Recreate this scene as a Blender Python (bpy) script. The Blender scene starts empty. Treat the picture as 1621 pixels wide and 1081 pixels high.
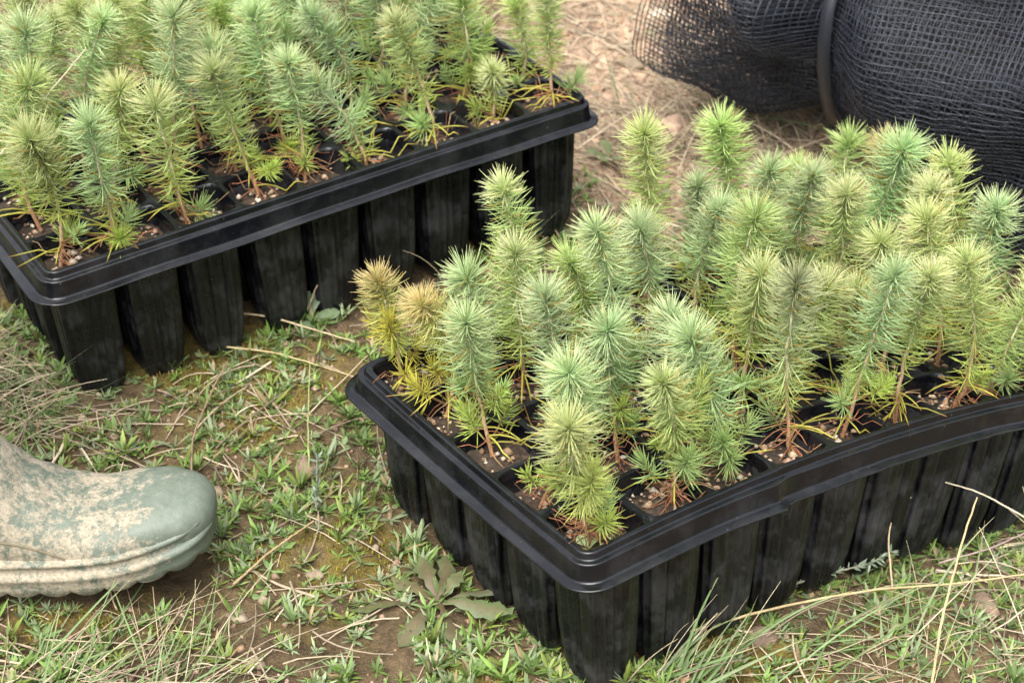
import bpy, math
import numpy as np

# ------------------------------------------------------------------ camera
scene = bpy.context.scene
CAM_Z = 0.86
PITCH = 0.5728
cam_data = bpy.data.cameras.new("camera")
cam_data.sensor_width = 36.0
cam_data.lens = 3013.34 / 1621 * 36.0
cam_data.clip_start = 0.01
cam_data.clip_end = 500.0
cam_data.dof.use_dof = True
cam_data.dof.focus_distance = 1.23
cam_data.dof.aperture_fstop = 13.0
cam = bpy.data.objects.new("camera", cam_data)
scene.collection.objects.link(cam)
cam.location = (0, 0, CAM_Z)
cam.rotation_euler = (math.pi / 2 - PITCH, 0, 0)
scene.camera = cam

# ------------------------------------------------------------------ overcast daylight
SUN_EL, SUN_AZ = 62.0, 205.0          # degrees; high, a little behind the camera's left shoulder
world = bpy.data.worlds.new("World")
scene.world = world
world.use_nodes = True
wn, wl = world.node_tree.nodes, world.node_tree.links
wn.clear()
w_out = wn.new("ShaderNodeOutputWorld")
w_bg = wn.new("ShaderNodeBackground")
w_sky = wn.new("ShaderNodeTexSky")
w_sky.sky_type = 'NISHITA'
w_sky.sun_disc = False
w_sky.sun_elevation = math.radians(SUN_EL)
w_sky.sun_rotation = math.radians(SUN_AZ)
w_sky.air_density = 1.0
w_sky.dust_density = 6.0
w_sky.ozone_density = 1.0
w_hsv = wn.new("ShaderNodeHueSaturation")   # cloud cover takes most of the blue out of the sky
w_hsv.inputs["Saturation"].default_value = 0.28
wl.new(w_sky.outputs[0], w_hsv.inputs["Color"])
wl.new(w_hsv.outputs[0], w_bg.inputs["Color"])
w_bg.inputs["Strength"].default_value = 0.14
wl.new(w_bg.outputs[0], w_out.inputs["Surface"])

sun_data = bpy.data.lights.new("sun", 'SUN')
sun_data.energy = 1.0
sun_data.angle = math.radians(60)
sun_data.color = (1.0, 0.98, 0.955)
sun = bpy.data.objects.new("sun", sun_data)
scene.collection.objects.link(sun)
sun.rotation_euler = (math.radians(90 - SUN_EL), 0, math.radians(180 - SUN_AZ))

scene.view_settings.view_transform = 'Standard'
scene.view_settings.look = 'None'
scene.view_settings.exposure = 1.52
scene.view_settings.gamma = 1.0
scene.view_settings.use_curve_mapping = False
scene.cycles.max_bounces = 8
scene.cycles.diffuse_bounces = 6
scene.cycles.glossy_bounces = 2
scene.cycles.transmission_bounces = 3
scene.cycles.transparent_max_bounces = 8

# ------------------------------------------------------------------ helpers
RNG = np.random.default_rng(11)
COL = scene.collection


def tag(o, label=None, cat=None, group=None, kind=None):
    if label: o["label"] = label
    if cat: o["category"] = cat
    if group: o["group"] = group
    if kind: o["kind"] = kind
    return o


def empty(name, loc):
    o = bpy.data.objects.new(name, None)
    o.empty_display_size = 0.02
    o.location = loc
    COL.objects.link(o)
    return o


def make_mesh(name, verts, faces, mat=None, colors=None, smooth=True):
    """verts (n,3); faces: list of int arrays, each (m,3) or (m,4); colors (n,3) per vertex."""
    me = bpy.data.meshes.new(name)
    verts = np.asarray(verts, dtype=np.float32)
    faces = [np.asarray(f, dtype=np.int32) for f in (faces if isinstance(faces, list) else [faces]) if len(f)]
    loops = np.concatenate([f.ravel() for f in faces])
    sizes = np.concatenate([np.full(len(f), f.shape[1], dtype=np.int32) for f in faces])
    starts = np.concatenate([[0], np.cumsum(sizes)[:-1]]).astype(np.int32)
    me.vertices.add(len(verts)); me.vertices.foreach_set("co", verts.ravel())
    me.loops.add(len(loops)); me.loops.foreach_set("vertex_index", loops)
    me.polygons.add(len(sizes)); me.polygons.foreach_set("loop_start", starts)
    me.polygons.foreach_set("loop_total", sizes)
    if smooth:
        me.polygons.foreach_set("use_smooth", np.ones(len(sizes), dtype=bool))
    me.update(calc_edges=True)
    if colors is not None:
        ca = me.color_attributes.new("Col", 'FLOAT_COLOR', 'POINT')
        c4 = np.ones((len(verts), 4), dtype=np.float32)
        c4[:, :3] = colors
        ca.data.foreach_set("color", c4.ravel())
    if mat: me.materials.append(mat)
    return me


def add(name, me, parent=None, loc=None, matrix=None):
    o = bpy.data.objects.new(name, me)
    COL.objects.link(o)
    if parent is not None: o.parent = parent
    if matrix is not None: o.matrix_local = matrix
    elif loc is not None: o.location = loc
    return o


class Bag:
    """collects pieces of one mesh"""
    def __init__(self): self.v, self.f3, self.f4, self.c, self.n = [], [], [], [], 0
    def put(self, v, f, c):
        v = np.asarray(v).reshape(-1, 3)
        f = np.asarray(f)
        c = np.broadcast_to(np.asarray(c, dtype=float), (len(v), 3))
        (self.f3 if f.shape[1] == 3 else self.f4).append(f + self.n)
        self.v.append(v); self.c.append(c); self.n += len(v)
    def mesh(self, name, mat, origin=(0, 0, 0), smooth=True):
        fs = []
        if self.f3: fs.append(np.concatenate(self.f3))
        if self.f4: fs.append(np.concatenate(self.f4))
        return make_mesh(name, np.concatenate(self.v) - np.asarray(origin), fs, mat, np.concatenate(self.c), smooth)


def norm(a):
    return a / (np.linalg.norm(a, axis=-1, keepdims=True) + 1e-12)


def tubes(C, R, sides=3, cols=None, rng=RNG, cap=True):
    """C (N,K,3) centre lines, R (N,K) radii -> verts, quads, colours"""
    C = np.asarray(C, float); N, K, _ = C.shape
    R = np.broadcast_to(np.asarray(R, float), (N, K))
    T = np.empty_like(C)
    T[:, 1:-1] = C[:, 2:] - C[:, :-2]; T[:, 0] = C[:, 1] - C[:, 0]; T[:, -1] = C[:, -1] - C[:, -2]
    T = norm(T)
    ref = norm(rng.normal(size=(N, 1, 3)))
    A = np.cross(T, ref); A = norm(A); B = np.cross(T, A)
    ang = np.arange(sides) * 2 * np.pi / sides
    V = C[:, :, None] + R[:, :, None, None] * (np.cos(ang)[None, None, :, None] * A[:, :, None] + np.sin(ang)[None, None, :, None] * B[:, :, None])
    idx = np.arange(N * K * sides).reshape(N, K, sides)
    nx = np.roll(idx, -1, axis=2)
    F = np.stack([idx[:, :-1], nx[:, :-1], nx[:, 1:], idx[:, 1:]], -1).reshape(-1, 4)
    Cc = None
    if cols is not None:
        cols = np.asarray(cols, float)
        if cols.ndim == 2: cols = np.repeat(cols[:, None], K, 1)
        Cc = np.repeat(cols[:, :, None], sides, 2).reshape(-1, 3)
    return V.reshape(-1, 3), F, Cc


def ribbons(C, Wd, wvec, cols, fold=0.0):
    """C (N,K,3), Wd (N,K) half widths, wvec (N,3) side vector; three columns with a lowered midrib"""
    C = np.asarray(C, float); N, K, _ = C.shape
    Wd = np.broadcast_to(Wd, (N, K))
    s = norm(wvec)[:, None]
    T = np.gradient(C, axis=1); T = norm(T)
    up = norm(np.cross(s, T))
    L = C - s * Wd[..., None] + up * (fold * Wd)[..., None]
    Rr = C + s * Wd[..., None] + up * (fold * Wd)[..., None]
    V = np.stack([L, C, Rr], 2)
    idx = np.arange(N * K * 3).reshape(N, K, 3)
    F = np.stack([idx[:, :-1, :-1], idx[:, :-1, 1:], idx[:, 1:, 1:], idx[:, 1:, :-1]], -1).reshape(-1, 4)
    cols = np.asarray(cols, float)
    if cols.ndim == 2: cols = np.repeat(cols[:, None], K, 1)
    Cc = np.repeat(cols[:, :, None], 3, 2).reshape(-1, 3)
    return V.reshape(-1, 3), F, Cc


_perm = np.random.default_rng(3).random((256, 256))


def vnoise(x, y):
    x = np.asarray(x, float); y = np.asarray(y, float)
    xi = np.floor(x).astype(int); yi = np.floor(y).astype(int)
    fx = x - xi; fy = y - yi
    fx = fx * fx * (3 - 2 * fx); fy = fy * fy * (3 - 2 * fy)
    g = lambda a, b: _perm[a % 256, b % 256]
    return ((g(xi, yi) * (1 - fx) + g(xi + 1, yi) * fx) * (1 - fy) + (g(xi, yi + 1) * (1 - fx) + g(xi + 1, yi + 1) * fx) * fy) * 2 - 1


def fbm(x, y, scale, octv=4, gain=0.5):
    s = 0; a = 1
    for i in range(octv):
        s = s + a * vnoise(x * scale + 17.3 * i, y * scale - 9.1 * i)
        a *= gain; scale *= 2.03
    return s


# ------------------------------------------------------------------ materials
def new_mat(name):
    m = bpy.data.materials.new(name); m.use_nodes = True
    nt = m.node_tree; nt.nodes.clear()
    out = nt.nodes.new("ShaderNodeOutputMaterial")
    b = nt.nodes.new("ShaderNodeBsdfPrincipled")
    nt.links.new(b.outputs[0], out.inputs[0])
    return m, nt, b, out


def nd(nt, kind, **kw):
    n = nt.nodes.new(kind)
    for k, v in kw.items():
        if k in n.inputs.keys() if isinstance(k, str) else False: n.inputs[k].default_value = v
        else: setattr(n, k, v)
    return n


def noise(nt, scale, detail=4, rough=0.6, coord="Object", dist=0.0):
    tc = nt.nodes.new("ShaderNodeTexCoord")
    n = nt.nodes.new("ShaderNodeTexNoise")
    n.inputs["Scale"].default_value = scale; n.inputs["Detail"].default_value = detail
    n.inputs["Roughness"].default_value = rough; n.inputs["Distortion"].default_value = dist
    nt.links.new(tc.outputs[coord], n.inputs["Vector"])
    return n


def ramp(nt, src, stops):
    r = nt.nodes.new("ShaderNodeValToRGB")
    e = r.color_ramp.elements
    while len(e) < len(stops): e.new(0.5)
    for el, (p, c) in zip(e, stops):
        el.position = p; el.color = (*c, 1) if len(c) == 3 else c
    nt.links.new(src, r.inputs[0])
    return r


def mix(nt, fac, a, b, mode='MIX'):
    m = nt.nodes.new("ShaderNodeMix"); m.data_type = 'RGBA'; m.blend_type = mode
    for sock, val in ((m.inputs[0], fac), (m.inputs[6], a), (m.inputs[7], b)):
        if hasattr(val, "is_output"): nt.links.new(val, sock)
        elif isinstance(val, (int, float)): sock.default_value = val
        else: sock.default_value = (*val, 1)
    return m.outputs[2]


def bump(nt, bsdf, src, strength=0.4, dist=0.001):
    b = nt.nodes.new("ShaderNodeBump")
    b.inputs["Strength"].default_value = strength; b.inputs["Distance"].default_value = dist
    nt.links.new(src, b.inputs["Height"]); nt.links.new(b.outputs[0], bsdf.inputs["Normal"])
    return b


def attr(nt, name="Col"):
    a = nt.nodes.new("ShaderNodeAttribute"); a.attribute_name = name
    return a.outputs["Color"]


def leaf_mat(name, rough=0.5, trans=0.3, spec=0.35):
    m, nt, b, out = new_mat(name)
    c = attr(nt)
    n = noise(nt, 220, 2)
    r = ramp(nt, n.outputs[0], [(0.3, (0.86, 0.86, 0.86)), (0.7, (1.12, 1.12, 1.12))])
    c2 = mix(nt, 1.0, c, r.outputs[0], 'MULTIPLY')
    nt.links.new(c2, b.inputs["Base Color"])
    b.inputs["Roughness"].default_value = rough
    b.inputs["Specular IOR Level"].default_value = spec
    t = nt.nodes.new("ShaderNodeBsdfTranslucent"); nt.links.new(c2, t.inputs["Color"])
    ms = nt.nodes.new("ShaderNodeMixShader"); ms.inputs[0].default_value = trans
    nt.links.new(b.outputs[0], ms.inputs[1]); nt.links.new(t.outputs[0], ms.inputs[2])
    nt.links.new(ms.outputs[0], out.inputs[0])
    return m


def col_mat(name, rough=0.8, spec=0.3, bscale=300, bstr=0.4, var=0.2):
    m, nt, b, out = new_mat(name)
    n = noise(nt, bscale, 3)
    r = ramp(nt, n.outputs[0], [(0.25, (1 - var,) * 3), (0.75, (1 + var,) * 3)])
    nt.links.new(mix(nt, 1.0, attr(nt), r.outputs[0], 'MULTIPLY'), b.inputs["Base Color"])
    b.inputs["Roughness"].default_value = rough; b.inputs["Specular IOR Level"].default_value = spec
    if bstr: bump(nt, b, n.outputs[0], bstr, 0.0006)
    return m


def plastic_mat(name, rough_lo, rough_hi, base, dust, dust_amt, bscale, bstr, seedy):
    m, nt, b, out = new_mat(name)
    oi = nt.nodes.new("ShaderNodeObjectInfo")
    tc = nt.nodes.new("ShaderNodeTexCoord")
    mp = nt.nodes.new("ShaderNodeVectorMath"); mp.operation = 'ADD'
    nt.links.new(tc.outputs["Object"], mp.inputs[0]); nt.links.new(oi.outputs["Random"], mp.inputs[1])
    def nz(scale, det=4, rough=0.6):
        n = nt.nodes.new("ShaderNodeTexNoise"); n.inputs["Scale"].default_value = scale
        n.inputs["Detail"].default_value = det; n.inputs["Roughness"].default_value = rough
        nt.links.new(mp.outputs[0], n.inputs["Vector"]); return n
    n1 = nz(28, 6, 0.7); n2 = nz(420, 2); n3 = nz(bscale, 4)
    film = ramp(nt, n1.outputs[0], [(0.47, (0, 0, 0)), (0.56, (dust_amt * .45,) * 3), (0.70, (dust_amt,) * 3)])
    speck = ramp(nt, n2.outputs[0], [(0.72, (0, 0, 0)), (0.79, (0.35, 0.35, 0.35))])
    c = mix(nt, film.outputs[0], base, dust)
    c = mix(nt, speck.outputs[0], c, (0.30, 0.27, 0.23))
    nt.links.new(c, b.inputs["Base Color"])
    rr = ramp(nt, n1.outputs[0], [(0.3, (rough_lo,) * 3), (0.75, (rough_hi,) * 3)])
    nt.links.new(rr.outputs[0], b.inputs["Roughness"])
    b.inputs["Specular IOR Level"].default_value = 0.5
    bump(nt, b, n3.outputs[0], bstr, 0.0012)
    return m


M_RIM = plastic_mat("black_rim_plastic", 0.13, 0.30, (0.0035, 0.004, 0.0055), (0.12, 0.12, 0.125), 0.09, 90, 0.25, 1)
M_POT = plastic_mat("black_pot_plastic", 0.22, 0.5, (0.0032, 0.0035, 0.005), (0.085, 0.085, 0.088), 0.44, 110, 1.0, 2)
M_NEEDLE = leaf_mat("pine_needle", 0.55, 0.48, 0.25)
M_WEED = leaf_mat("weed_leaf", 0.5, 0.25, 0.4)
M_STRAW = col_mat("dry_straw", 0.6, 0.4, 400, 0.2, 0.25)
M_STEM = col_mat("woody_stem", 0.75, 0.3, 500, 0.7, 0.3)
M_GRIT = col_mat("grit", 0.85, 0.3, 700, 0.5, 0.3)
M_STONE = col_mat("stone", 0.85, 0.3, 150, 0.6, 0.25)


def soil_mat():
    m, nt, b, out = new_mat("potting_soil")
    n = noise(nt, 260, 5, 0.7); n2 = noise(nt, 60, 3)
    r = ramp(nt, n.outputs[0], [(0.3, (0.018, 0.012, 0.008)), (0.55, (0.055, 0.036, 0.022)), (0.75, (0.16, 0.11, 0.07))])
    nt.links.new(r.outputs[0], b.inputs["Base Color"]); b.inputs["Roughness"].default_value = 0.9
    bump(nt, b, n.outputs[0], 1.0, 0.002)
    return m


def ground_mat():
    m, nt, b, out = new_mat("ground_earth")
    n = noise(nt, 90, 6, 0.7); n2 = noise(nt, 420, 4, 0.7)
    r = ramp(nt, n.outputs[0], [(0.28, (0.40, 0.38, 0.36)), (0.5, (0.95, 0.95, 0.95)), (0.75, (1.5, 1.45, 1.4))])
    r2 = ramp(nt, n2.outputs[0], [(0.3, (0.72, 0.7, 0.68)), (0.7, (1.25, 1.25, 1.25))])
    c = mix(nt, 1.0, attr(nt), r.outputs[0], 'MULTIPLY')
    c = mix(nt, 1.0, c, r2.outputs[0], 'MULTIPLY')
    nt.links.new(c, b.inputs["Base Color"]); b.inputs["Roughness"].default_value = 0.92
    b.inputs["Specular IOR Level"].default_value = 0.2
    a = mix(nt, 0.4, n.outputs[0], n2.outputs[0])
    bump(nt, b, a, 1.0, 0.007)
    return m


M_SOIL = soil_mat()
M_GROUND = ground_mat()

# ------------------------------------------------------------------ trays: placement and bending
PITCH_CELL = 0.05
NU, NV = 9, 5
TRAY_H = 0.1286
TRAYS = {1: (0.1557, 1.1051, -0.7244, 0.614, -0.1189, -0.0098, 0.7655, -0.3876),
         2: (-0.1989, 1.3681, -0.6691, 0.5598, 0.0477, -0.014, 0.0438, 0.2577)}


def warp(k, x, y, z):
    """tray-local metres (x along the long side, y along the short side, z from the deck) -> world"""
    X, Y, Z, yaw, pit, rol, ku, kv = TRAYS[k]
    x = np.asarray(x, float) - NU / 2 * PITCH_CELL; y = np.asarray(y, float) - NV / 2 * PITCH_CELL
    zc = x * pit + y * rol - .5 * ku * x * x - .5 * kv * y * y
    nx, ny, nz = -(pit - ku * x), -(rol - kv * y), np.ones_like(x)
    l = np.sqrt(nx * nx + ny * ny + 1)
    lx, ly, lz = x + nx / l * z, y + ny / l * z, zc + nz / l * z
    c, s = math.cos(yaw), math.sin(yaw)
    return np.stack(np.broadcast_arrays(X + c * lx - s * ly, Y + s * lx + c * ly, Z + CAM_Z + lz), -1)


def tray_local(k, x, y):
    X, Y, _, yaw = TRAYS[k][:4]
    c, s = math.cos(yaw), math.sin(yaw)
    dx, dy = np.asarray(x) - X, np.asarray(y) - Y
    return c * dx + s * dy + NU / 2 * PITCH_CELL, -s * dx + c * dy + NV / 2 * PITCH_CELL


def under_tray(x, y, m=0.0):
    r = np.zeros(np.shape(x), bool)
    for k in (1, 2):
        a, b = tray_local(k, x, y)
        r |= (a > -m) & (a < NU * PITCH_CELL + m) & (b > -m) & (b < NV * PITCH_CELL + m)
    return r


# ------------------------------------------------------------------ ground
_pb = np.concatenate([warp(k, *np.meshgrid((np.arange(NU) + .5) * PITCH_CELL, (np.arange(NV) + .5) * PITCH_CELL, indexing='ij'), -TRAY_H + 0.004).reshape(-1, 3) for k in (1, 2)])


def plane_z(x, y):
    xs = 1.2 * np.tanh(np.asarray(x) / 1.2); ys = 1.3 + 1.0 * np.tanh((np.asarray(y) - 1.3) / 1.0)
    return -0.0966 * xs + 0.0708 * ys - 0.0573


_res = _pb[:, 2] - plane_z(_pb[:, 0], _pb[:, 1])


def base_z(x, y):
    x = np.asarray(x, float); y = np.asarray(y, float)
    shp = x.shape; x = x.ravel(); y = y.ravel()
    out = np.empty(len(x))
    for i in range(0, len(x), 20000):
        d2 = (x[i:i + 20000, None] - _pb[None, :, 0]) ** 2 + (y[i:i + 20000, None] - _pb[None, :, 1]) ** 2
        w = np.exp(-d2 / (2 * 0.035 ** 2))
        out[i:i + 20000] = (w @ _res) / (w.sum(1) + 0.05)
    return (out + plane_z(x, y)).reshape(shp)


def rough_z(x, y):
    near = np.exp(-((np.asarray(x) / 1.5) ** 2 + ((np.asarray(y) - 1.4) / 1.5) ** 2))
    z = 0.006 * fbm(x, y, 9, 3) + 0.0035 * np.maximum(fbm(x + 5, y, 38, 3), -.2) + 0.0022 * fbm(x, y + 3, 90, 2)
    # cloddy bare earth on the far right
    bare = np.clip((np.asarray(y) - 1.42) / .12, 0, 1) * np.clip((np.asarray(x) + .02) / .08, 0, 1)
    z = z + bare * 0.010 * np.maximum(fbm(x, y, 24, 3), 0)
    return z * near


def gz(x, y):
    """height of the ground, vectorised"""
    z = base_z(x, y) + rough_z(x, y)
    return z


def axis_coords(lo, hi, step, far, growth=1.35):
    mid = np.arange(lo, hi + step * .5, step)
    a = [lo]; s = step
    while a[-1] > -far: s *= growth; a.append(a[-1] - s)
    b = [hi]; s = step
    while b[-1] < far: s *= growth; b.append(b[-1] + s)
    return np.concatenate([np.array(a[1:])[::-1], mid, np.array(b[1:])])


gx = axis_coords(-0.75, 0.8, 0.005, 120.0)
gy = axis_coords(0.78, 2.15, 0.005, 120.0)
GX, GY = np.meshgrid(gx, gy, indexing='ij')
GZ = gz(GX, GY)
nxg, nyg = GX.shape
gi = np.arange(nxg * nyg).reshape(nxg, nyg)
gf = np.stack([gi[:-1, :-1], gi[1:, :-1], gi[1:, 1:], gi[:-1, 1:]], -1).reshape(-1, 4)
fx, fy = GX.ravel(), GY.ravel()
soil_a, soil_b = np.array([0.080, 0.056, 0.030]), np.array([0.175, 0.126, 0.072])
t = np.clip(0.5 + 0.55 * fbm(fx, fy, 7, 4), 0, 1)[:, None]
gc = soil_a * (1 - t) + soil_b * t
bare_m = (np.clip((fy - 1.40) / .15, 0, 1) * np.clip((fx + .02) / .1, 0, 1))[:, None]
gc = gc * (1 - bare_m) + np.array([0.56, 0.39, 0.27]) * (0.8 + .35 * t) * bare_m
litter = np.clip(fbm(fx + 2, fy + 7, 14, 4) * .8 + .25, 0, 1)[:, None] * (1 - .75 * bare_m)
gc = gc * (1 - .55 * litter) + np.array([0.135, 0.10, 0.055]) * .55 * litter


def moss_mask(x, y):
    m = np.clip((fbm(x + 3.1, y + 1.7, 11, 4) - .22) * 3.0, 0, 1)
    for mx, my, r in ((-0.096, 1.023, .03), (-0.168, 1.009, .025), (0.265, .969, .03), (-.2, 1.14, .05), (-.15, 1.2, .04), (-.09, 1.1, .03)):
        m = np.maximum(m, np.exp(-((x - mx) ** 2 + (y - my) ** 2) / r ** 2) * np.clip(.75 + fbm(x, y, 60, 2), 0, 1))
    return m * np.clip((1.42 - y) / .1, 0, 1)


mm = moss_mask(fx, fy)[:, None]
mc = np.array([0.135, 0.105, 0.018]) * (1 + .35 * fbm(fx, fy, 90, 2)[:, None])
gc = gc * (1 - .72 * mm) + mc * .72 * mm
ground = add("ground", make_mesh("ground", np.stack([GX, GY, GZ], -1).reshape(-1, 3), gf, M_GROUND, np.clip(gc, 0.01, 1)))
tag(ground, kind="structure")
# ------------------------------------------------------------------ seedling trays
def rounded_rect_path(w, h, r, n_long, n_short, n_c=6):
    """closed path as (corner-centre x, y, outward dir x, y): position = c + dir * r"""
    P, D = [], []
    def edge(a, b, d, n):
        for i in range(n):
            s = i / n; P.append((a[0] * (1 - s) + b[0] * s, a[1] * (1 - s) + b[1] * s)); D.append(d)
    def corner(c, a0):
        for i in range(n_c):
            a = a0 + (i / n_c) * math.pi / 2; P.append(c); D.append((math.cos(a), math.sin(a)))
    edge((r, r), (w - r, r), (0, -1), n_long); corner((w - r, r), -math.pi / 2)
    edge((w - r, r), (w - r, h - r), (1, 0), n_short); corner((w - r, h - r), 0)
    edge((w - r, h - r), (r, h - r), (0, 1), n_long); corner((r, h - r), math.pi / 2)
    edge((r, h - r), (r, r), (-1, 0), n_short); corner((r, r), math.pi)
    return np.array(P), np.array(D)


RIM_PROFILE = [(-.0036, -.0022), (-.0024, -.0004), (-.0014, .0006), (-.0008, .0009), (.0012, .0009), (.0018, .0005), (.0021, -.0004), (.0025, -.0036), (.0028, -.0043),
               (.0036, -.0046), (.0056, -.0048), (.0063, -.0052), (.0065, -.0060), (.0078, -.0164), (.0082, -.0174), (.0090, -.0179),
               (.0140, -.0184), (.0146, -.0188), (.0147, -.0196), (.0140, -.0200), (.0100, -.0197), (.0074, -.0188), (.0056, -.0070)]


def build_rim(k, origin):
    w, h = NU * PITCH_CELL, NV * PITCH_CELL
    r0 = 0.007
    P, D = rounded_rect_path(w, h, r0, 110, 60, 8)
    prof = np.array(RIM_PROFILE)
    n, m = len(P), len(prof)
    s = np.arange(n) / n
    o = prof[None, :, 0] + r0
    x = P[:, None, 0] + D[:, None, 0] * o
    y = P[:, None, 1] + D[:, None, 1] * o
    z = np.repeat(prof[None, :, 1], n, 0)
    # gentle waviness of the thin lip, more towards its free edge
    free = np.clip((prof[:, 0] - .001) / .010, 0, 1)[None]
    wob = (0.0010 * np.sin(s * 2 * np.pi * 5 + k) + 0.0007 * np.sin(s * 2 * np.pi * 13 + 2 * k))[:, None] * free
    z = z + wob
    x = x + D[:, None, 0] * wob * .8; y = y + D[:, None, 1] * wob * .8
    if k == 1:
        # the long near side has been pressed in: folds where the lip is creased
        px = P[:, 0] + D[:, 0] * r0; near = (D[:, 1] < -.9)
        f1 = near * np.where(px < .142, np.clip((px - .085) / .057, 0, 1) ** 1.5, np.exp(-((px - .142) / .006) ** 2) * 1.0 - .35 * np.exp(-((px - .162) / .012) ** 2))
        f2 = near * np.where(px < .232, np.clip((px - .205) / .027, 0, 1) ** 2, -.3 * np.exp(-((px - .245) / .015) ** 2))
        f3 = near * np.where(px < .335, np.clip((px - .295) / .04, 0, 1) ** 2, -.3 * np.exp(-((px - .35) / .02) ** 2))
        ff = (f1 * .0055 + f2 * .0016 + f3 * .0016)[:, None] * free
        y = y - ff; z = z + ff * .35
        # the far left corner of the lip flares up
        d = np.hypot(px - 0.0, P[:, 1] + D[:, 1] * r0 - h)
        fl = np.exp(-(d / .03) ** 2)[:, None] * free
        z = z + fl * .003; x = x + D[:, None, 0] * fl * .003
    V = warp(k, x, y, z).reshape(-1, 3) - origin
    idx = np.arange(n * m).reshape(n, m)
    nx = np.roll(idx, -1, 0)
    F = np.stack([idx[:, :-1], idx[:, 1:], nx[:, 1:], nx[:, :-1]], -1).reshape(-1, 4)
    return make_mesh("rim", V, F, M_RIM)


def square_loop(a, r, n=8):
    """rounded square, half size a, corner radius r, 4*n points"""
    pts = []
    for q in range(4):
        a0 = q * math.pi / 2
        for i in range(n):
            an = a0 - math.pi / 4 + (i / n) * math.pi / 2
            # project direction on a rounded square (superellipse-like blend)
            c, s = math.cos(an), math.sin(an)
            p = 2 + 10 * (1 - r / a) ** 2
            l = a / (abs(c) ** p + abs(s) ** p) ** (1 / p)
            pts.append((c * l, s * l))
    return np.array(pts)


def build_deck(k, origin):
    """web between the cell mouths"""
    rng = np.random.default_rng(40 + k)
    V, F = [], []
    n = 8; base = 0
    hole = square_loop(.0230, .007, n); outer = square_loop(.025, 0.0001, n)
    # true square for the outer loop
    outer = np.array([(c / max(abs(c), abs(s)) * .025, s / max(abs(c), abs(s)) * .025) for c, s in outer])
    for u in range(NU):
        for v in range(NV):
            cx, cy = (u + .5) * PITCH_CELL, (v + .5) * PITCH_CELL
            sag = 0.0006 * rng.normal()
            rings = [(outer, 0.0), (outer * .35 + hole * .65, .0003), (hole, -.0006), (hole * .987, -.0030), (hole * .955, -.010), (hole * .86, -.034)]
            jx, jy = rng.normal(0, .0004, 2)
            for j, (R, z) in enumerate(rings):
                f = 0 if j == 0 else 1
                V.append(warp(k, cx + R[:, 0] + jx * f, cy + R[:, 1] + jy * f, z + sag * f))
            m = len(hole)
            for j in range(len(rings) - 1):
                a = base + j * m + np.arange(m); b = base + j * m + (np.arange(m) + 1) % m
                F.append(np.stack([a, b, b + m, a + m], -1))
            base += m * len(rings)
    return make_mesh("cell_deck", np.concatenate(V) - origin, np.concatenate(F), M_RIM)


def pot_mesh(seed):
    rng = np.random.default_rng(seed)
    n = 18
    loop = square_loop(1.0, .34, n)
    m = len(loop)
    ang = np.arctan2(loop[:, 1], loop[:, 0])
    # four flutes to a face
    per = np.arange(m) / m * 4
    fl = np.cos(per * 2 * np.pi * 5)
    fl = np.sign(fl) * np.abs(fl) ** .6 * rng.uniform(.3, 1.5, 21)[(per * 5 + .5).astype(int)]
    zs = np.array([.000, .004, .012, .03, .055, .078, .098, .112, .120, .125, TRAY_H])
    sc = np.array([.0238, .0230, .0204, .0196, .0190, .0183, .0172, .0156, .0137, .0114, .0076])
    V = []
    for z, a in zip(zs, sc):
        amp = 0.0017 * np.clip((z - .006) / .02, 0, 1) * np.clip((TRAY_H - z) / .02, 0, 1)
        rad = 1 + amp / a * fl + rng.normal(0, .004, m) * (z > .01)
        V.append(np.c_[loop * (a * rad)[:, None], np.full(m, -z - .002)])
    V.append(np.array([[0, 0, -TRAY_H - .001]]))
    F = []
    for j in range(len(zs) - 1):
        a = j * m + np.arange(m); b = j * m + (np.arange(m) + 1) % m
        F.append(np.stack([a, a + m, b + m, b], -1))
    a = (len(zs) - 1) * m + np.arange(m); b = (len(zs) - 1) * m + (np.arange(m) + 1) % m
    tip = np.stack([a, np.full(m, len(zs) * m), b], -1)
    return make_mesh("pot", np.concatenate(V), [np.concatenate(F), tip], M_POT)


def soil_mesh(seed):
    n = 15
    g = np.linspace(-.0224, .0224, n)
    X, Y = np.meshgrid(g, g, indexing='ij')
    Z = 0.0022 * fbm(X + seed, Y, 90, 3) - 0.0012 * (np.hypot(X, Y) / .02) ** 2
    idx = np.arange(n * n).reshape(n, n)
    F = np.stack([idx[:-1, :-1], idx[1:, :-1], idx[1:, 1:], idx[:-1, 1:]], -1).reshape(-1, 4)
    return make_mesh("soil_plug", np.stack([X, Y, Z], -1).reshape(-1, 3), F, M_SOIL)


from mathutils import Matrix


def cell_frame(k, u, v, z):
    cx, cy = (u + .5) * PITCH_CELL, (v + .5) * PITCH_CELL
    o = warp(k, cx, cy, z); e = .004
    ax = norm(warp(k, cx + e, cy, z) - o); az = norm(warp(k, cx, cy, z + e) - o)
    ay = np.cross(az, ax)
    return o, ax, ay, az


def matrix_of(o, ax, ay, az):
    return Matrix(((ax[0], ay[0], az[0], o[0]), (ax[1], ay[1], az[1], o[1]), (ax[2], ay[2], az[2], o[2]), (0, 0, 0, 1)))


OCT_V = np.array([(1, 0, 0), (-1, 0, 0), (0, 1, 0), (0, -1, 0), (0, 0, 1), (0, 0, -1)], float)
OCT_F = np.array([(0, 2, 4), (2, 1, 4), (1, 3, 4), (3, 0, 4), (2, 0, 5), (1, 2, 5), (3, 1, 5), (0, 3, 5)])


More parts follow.
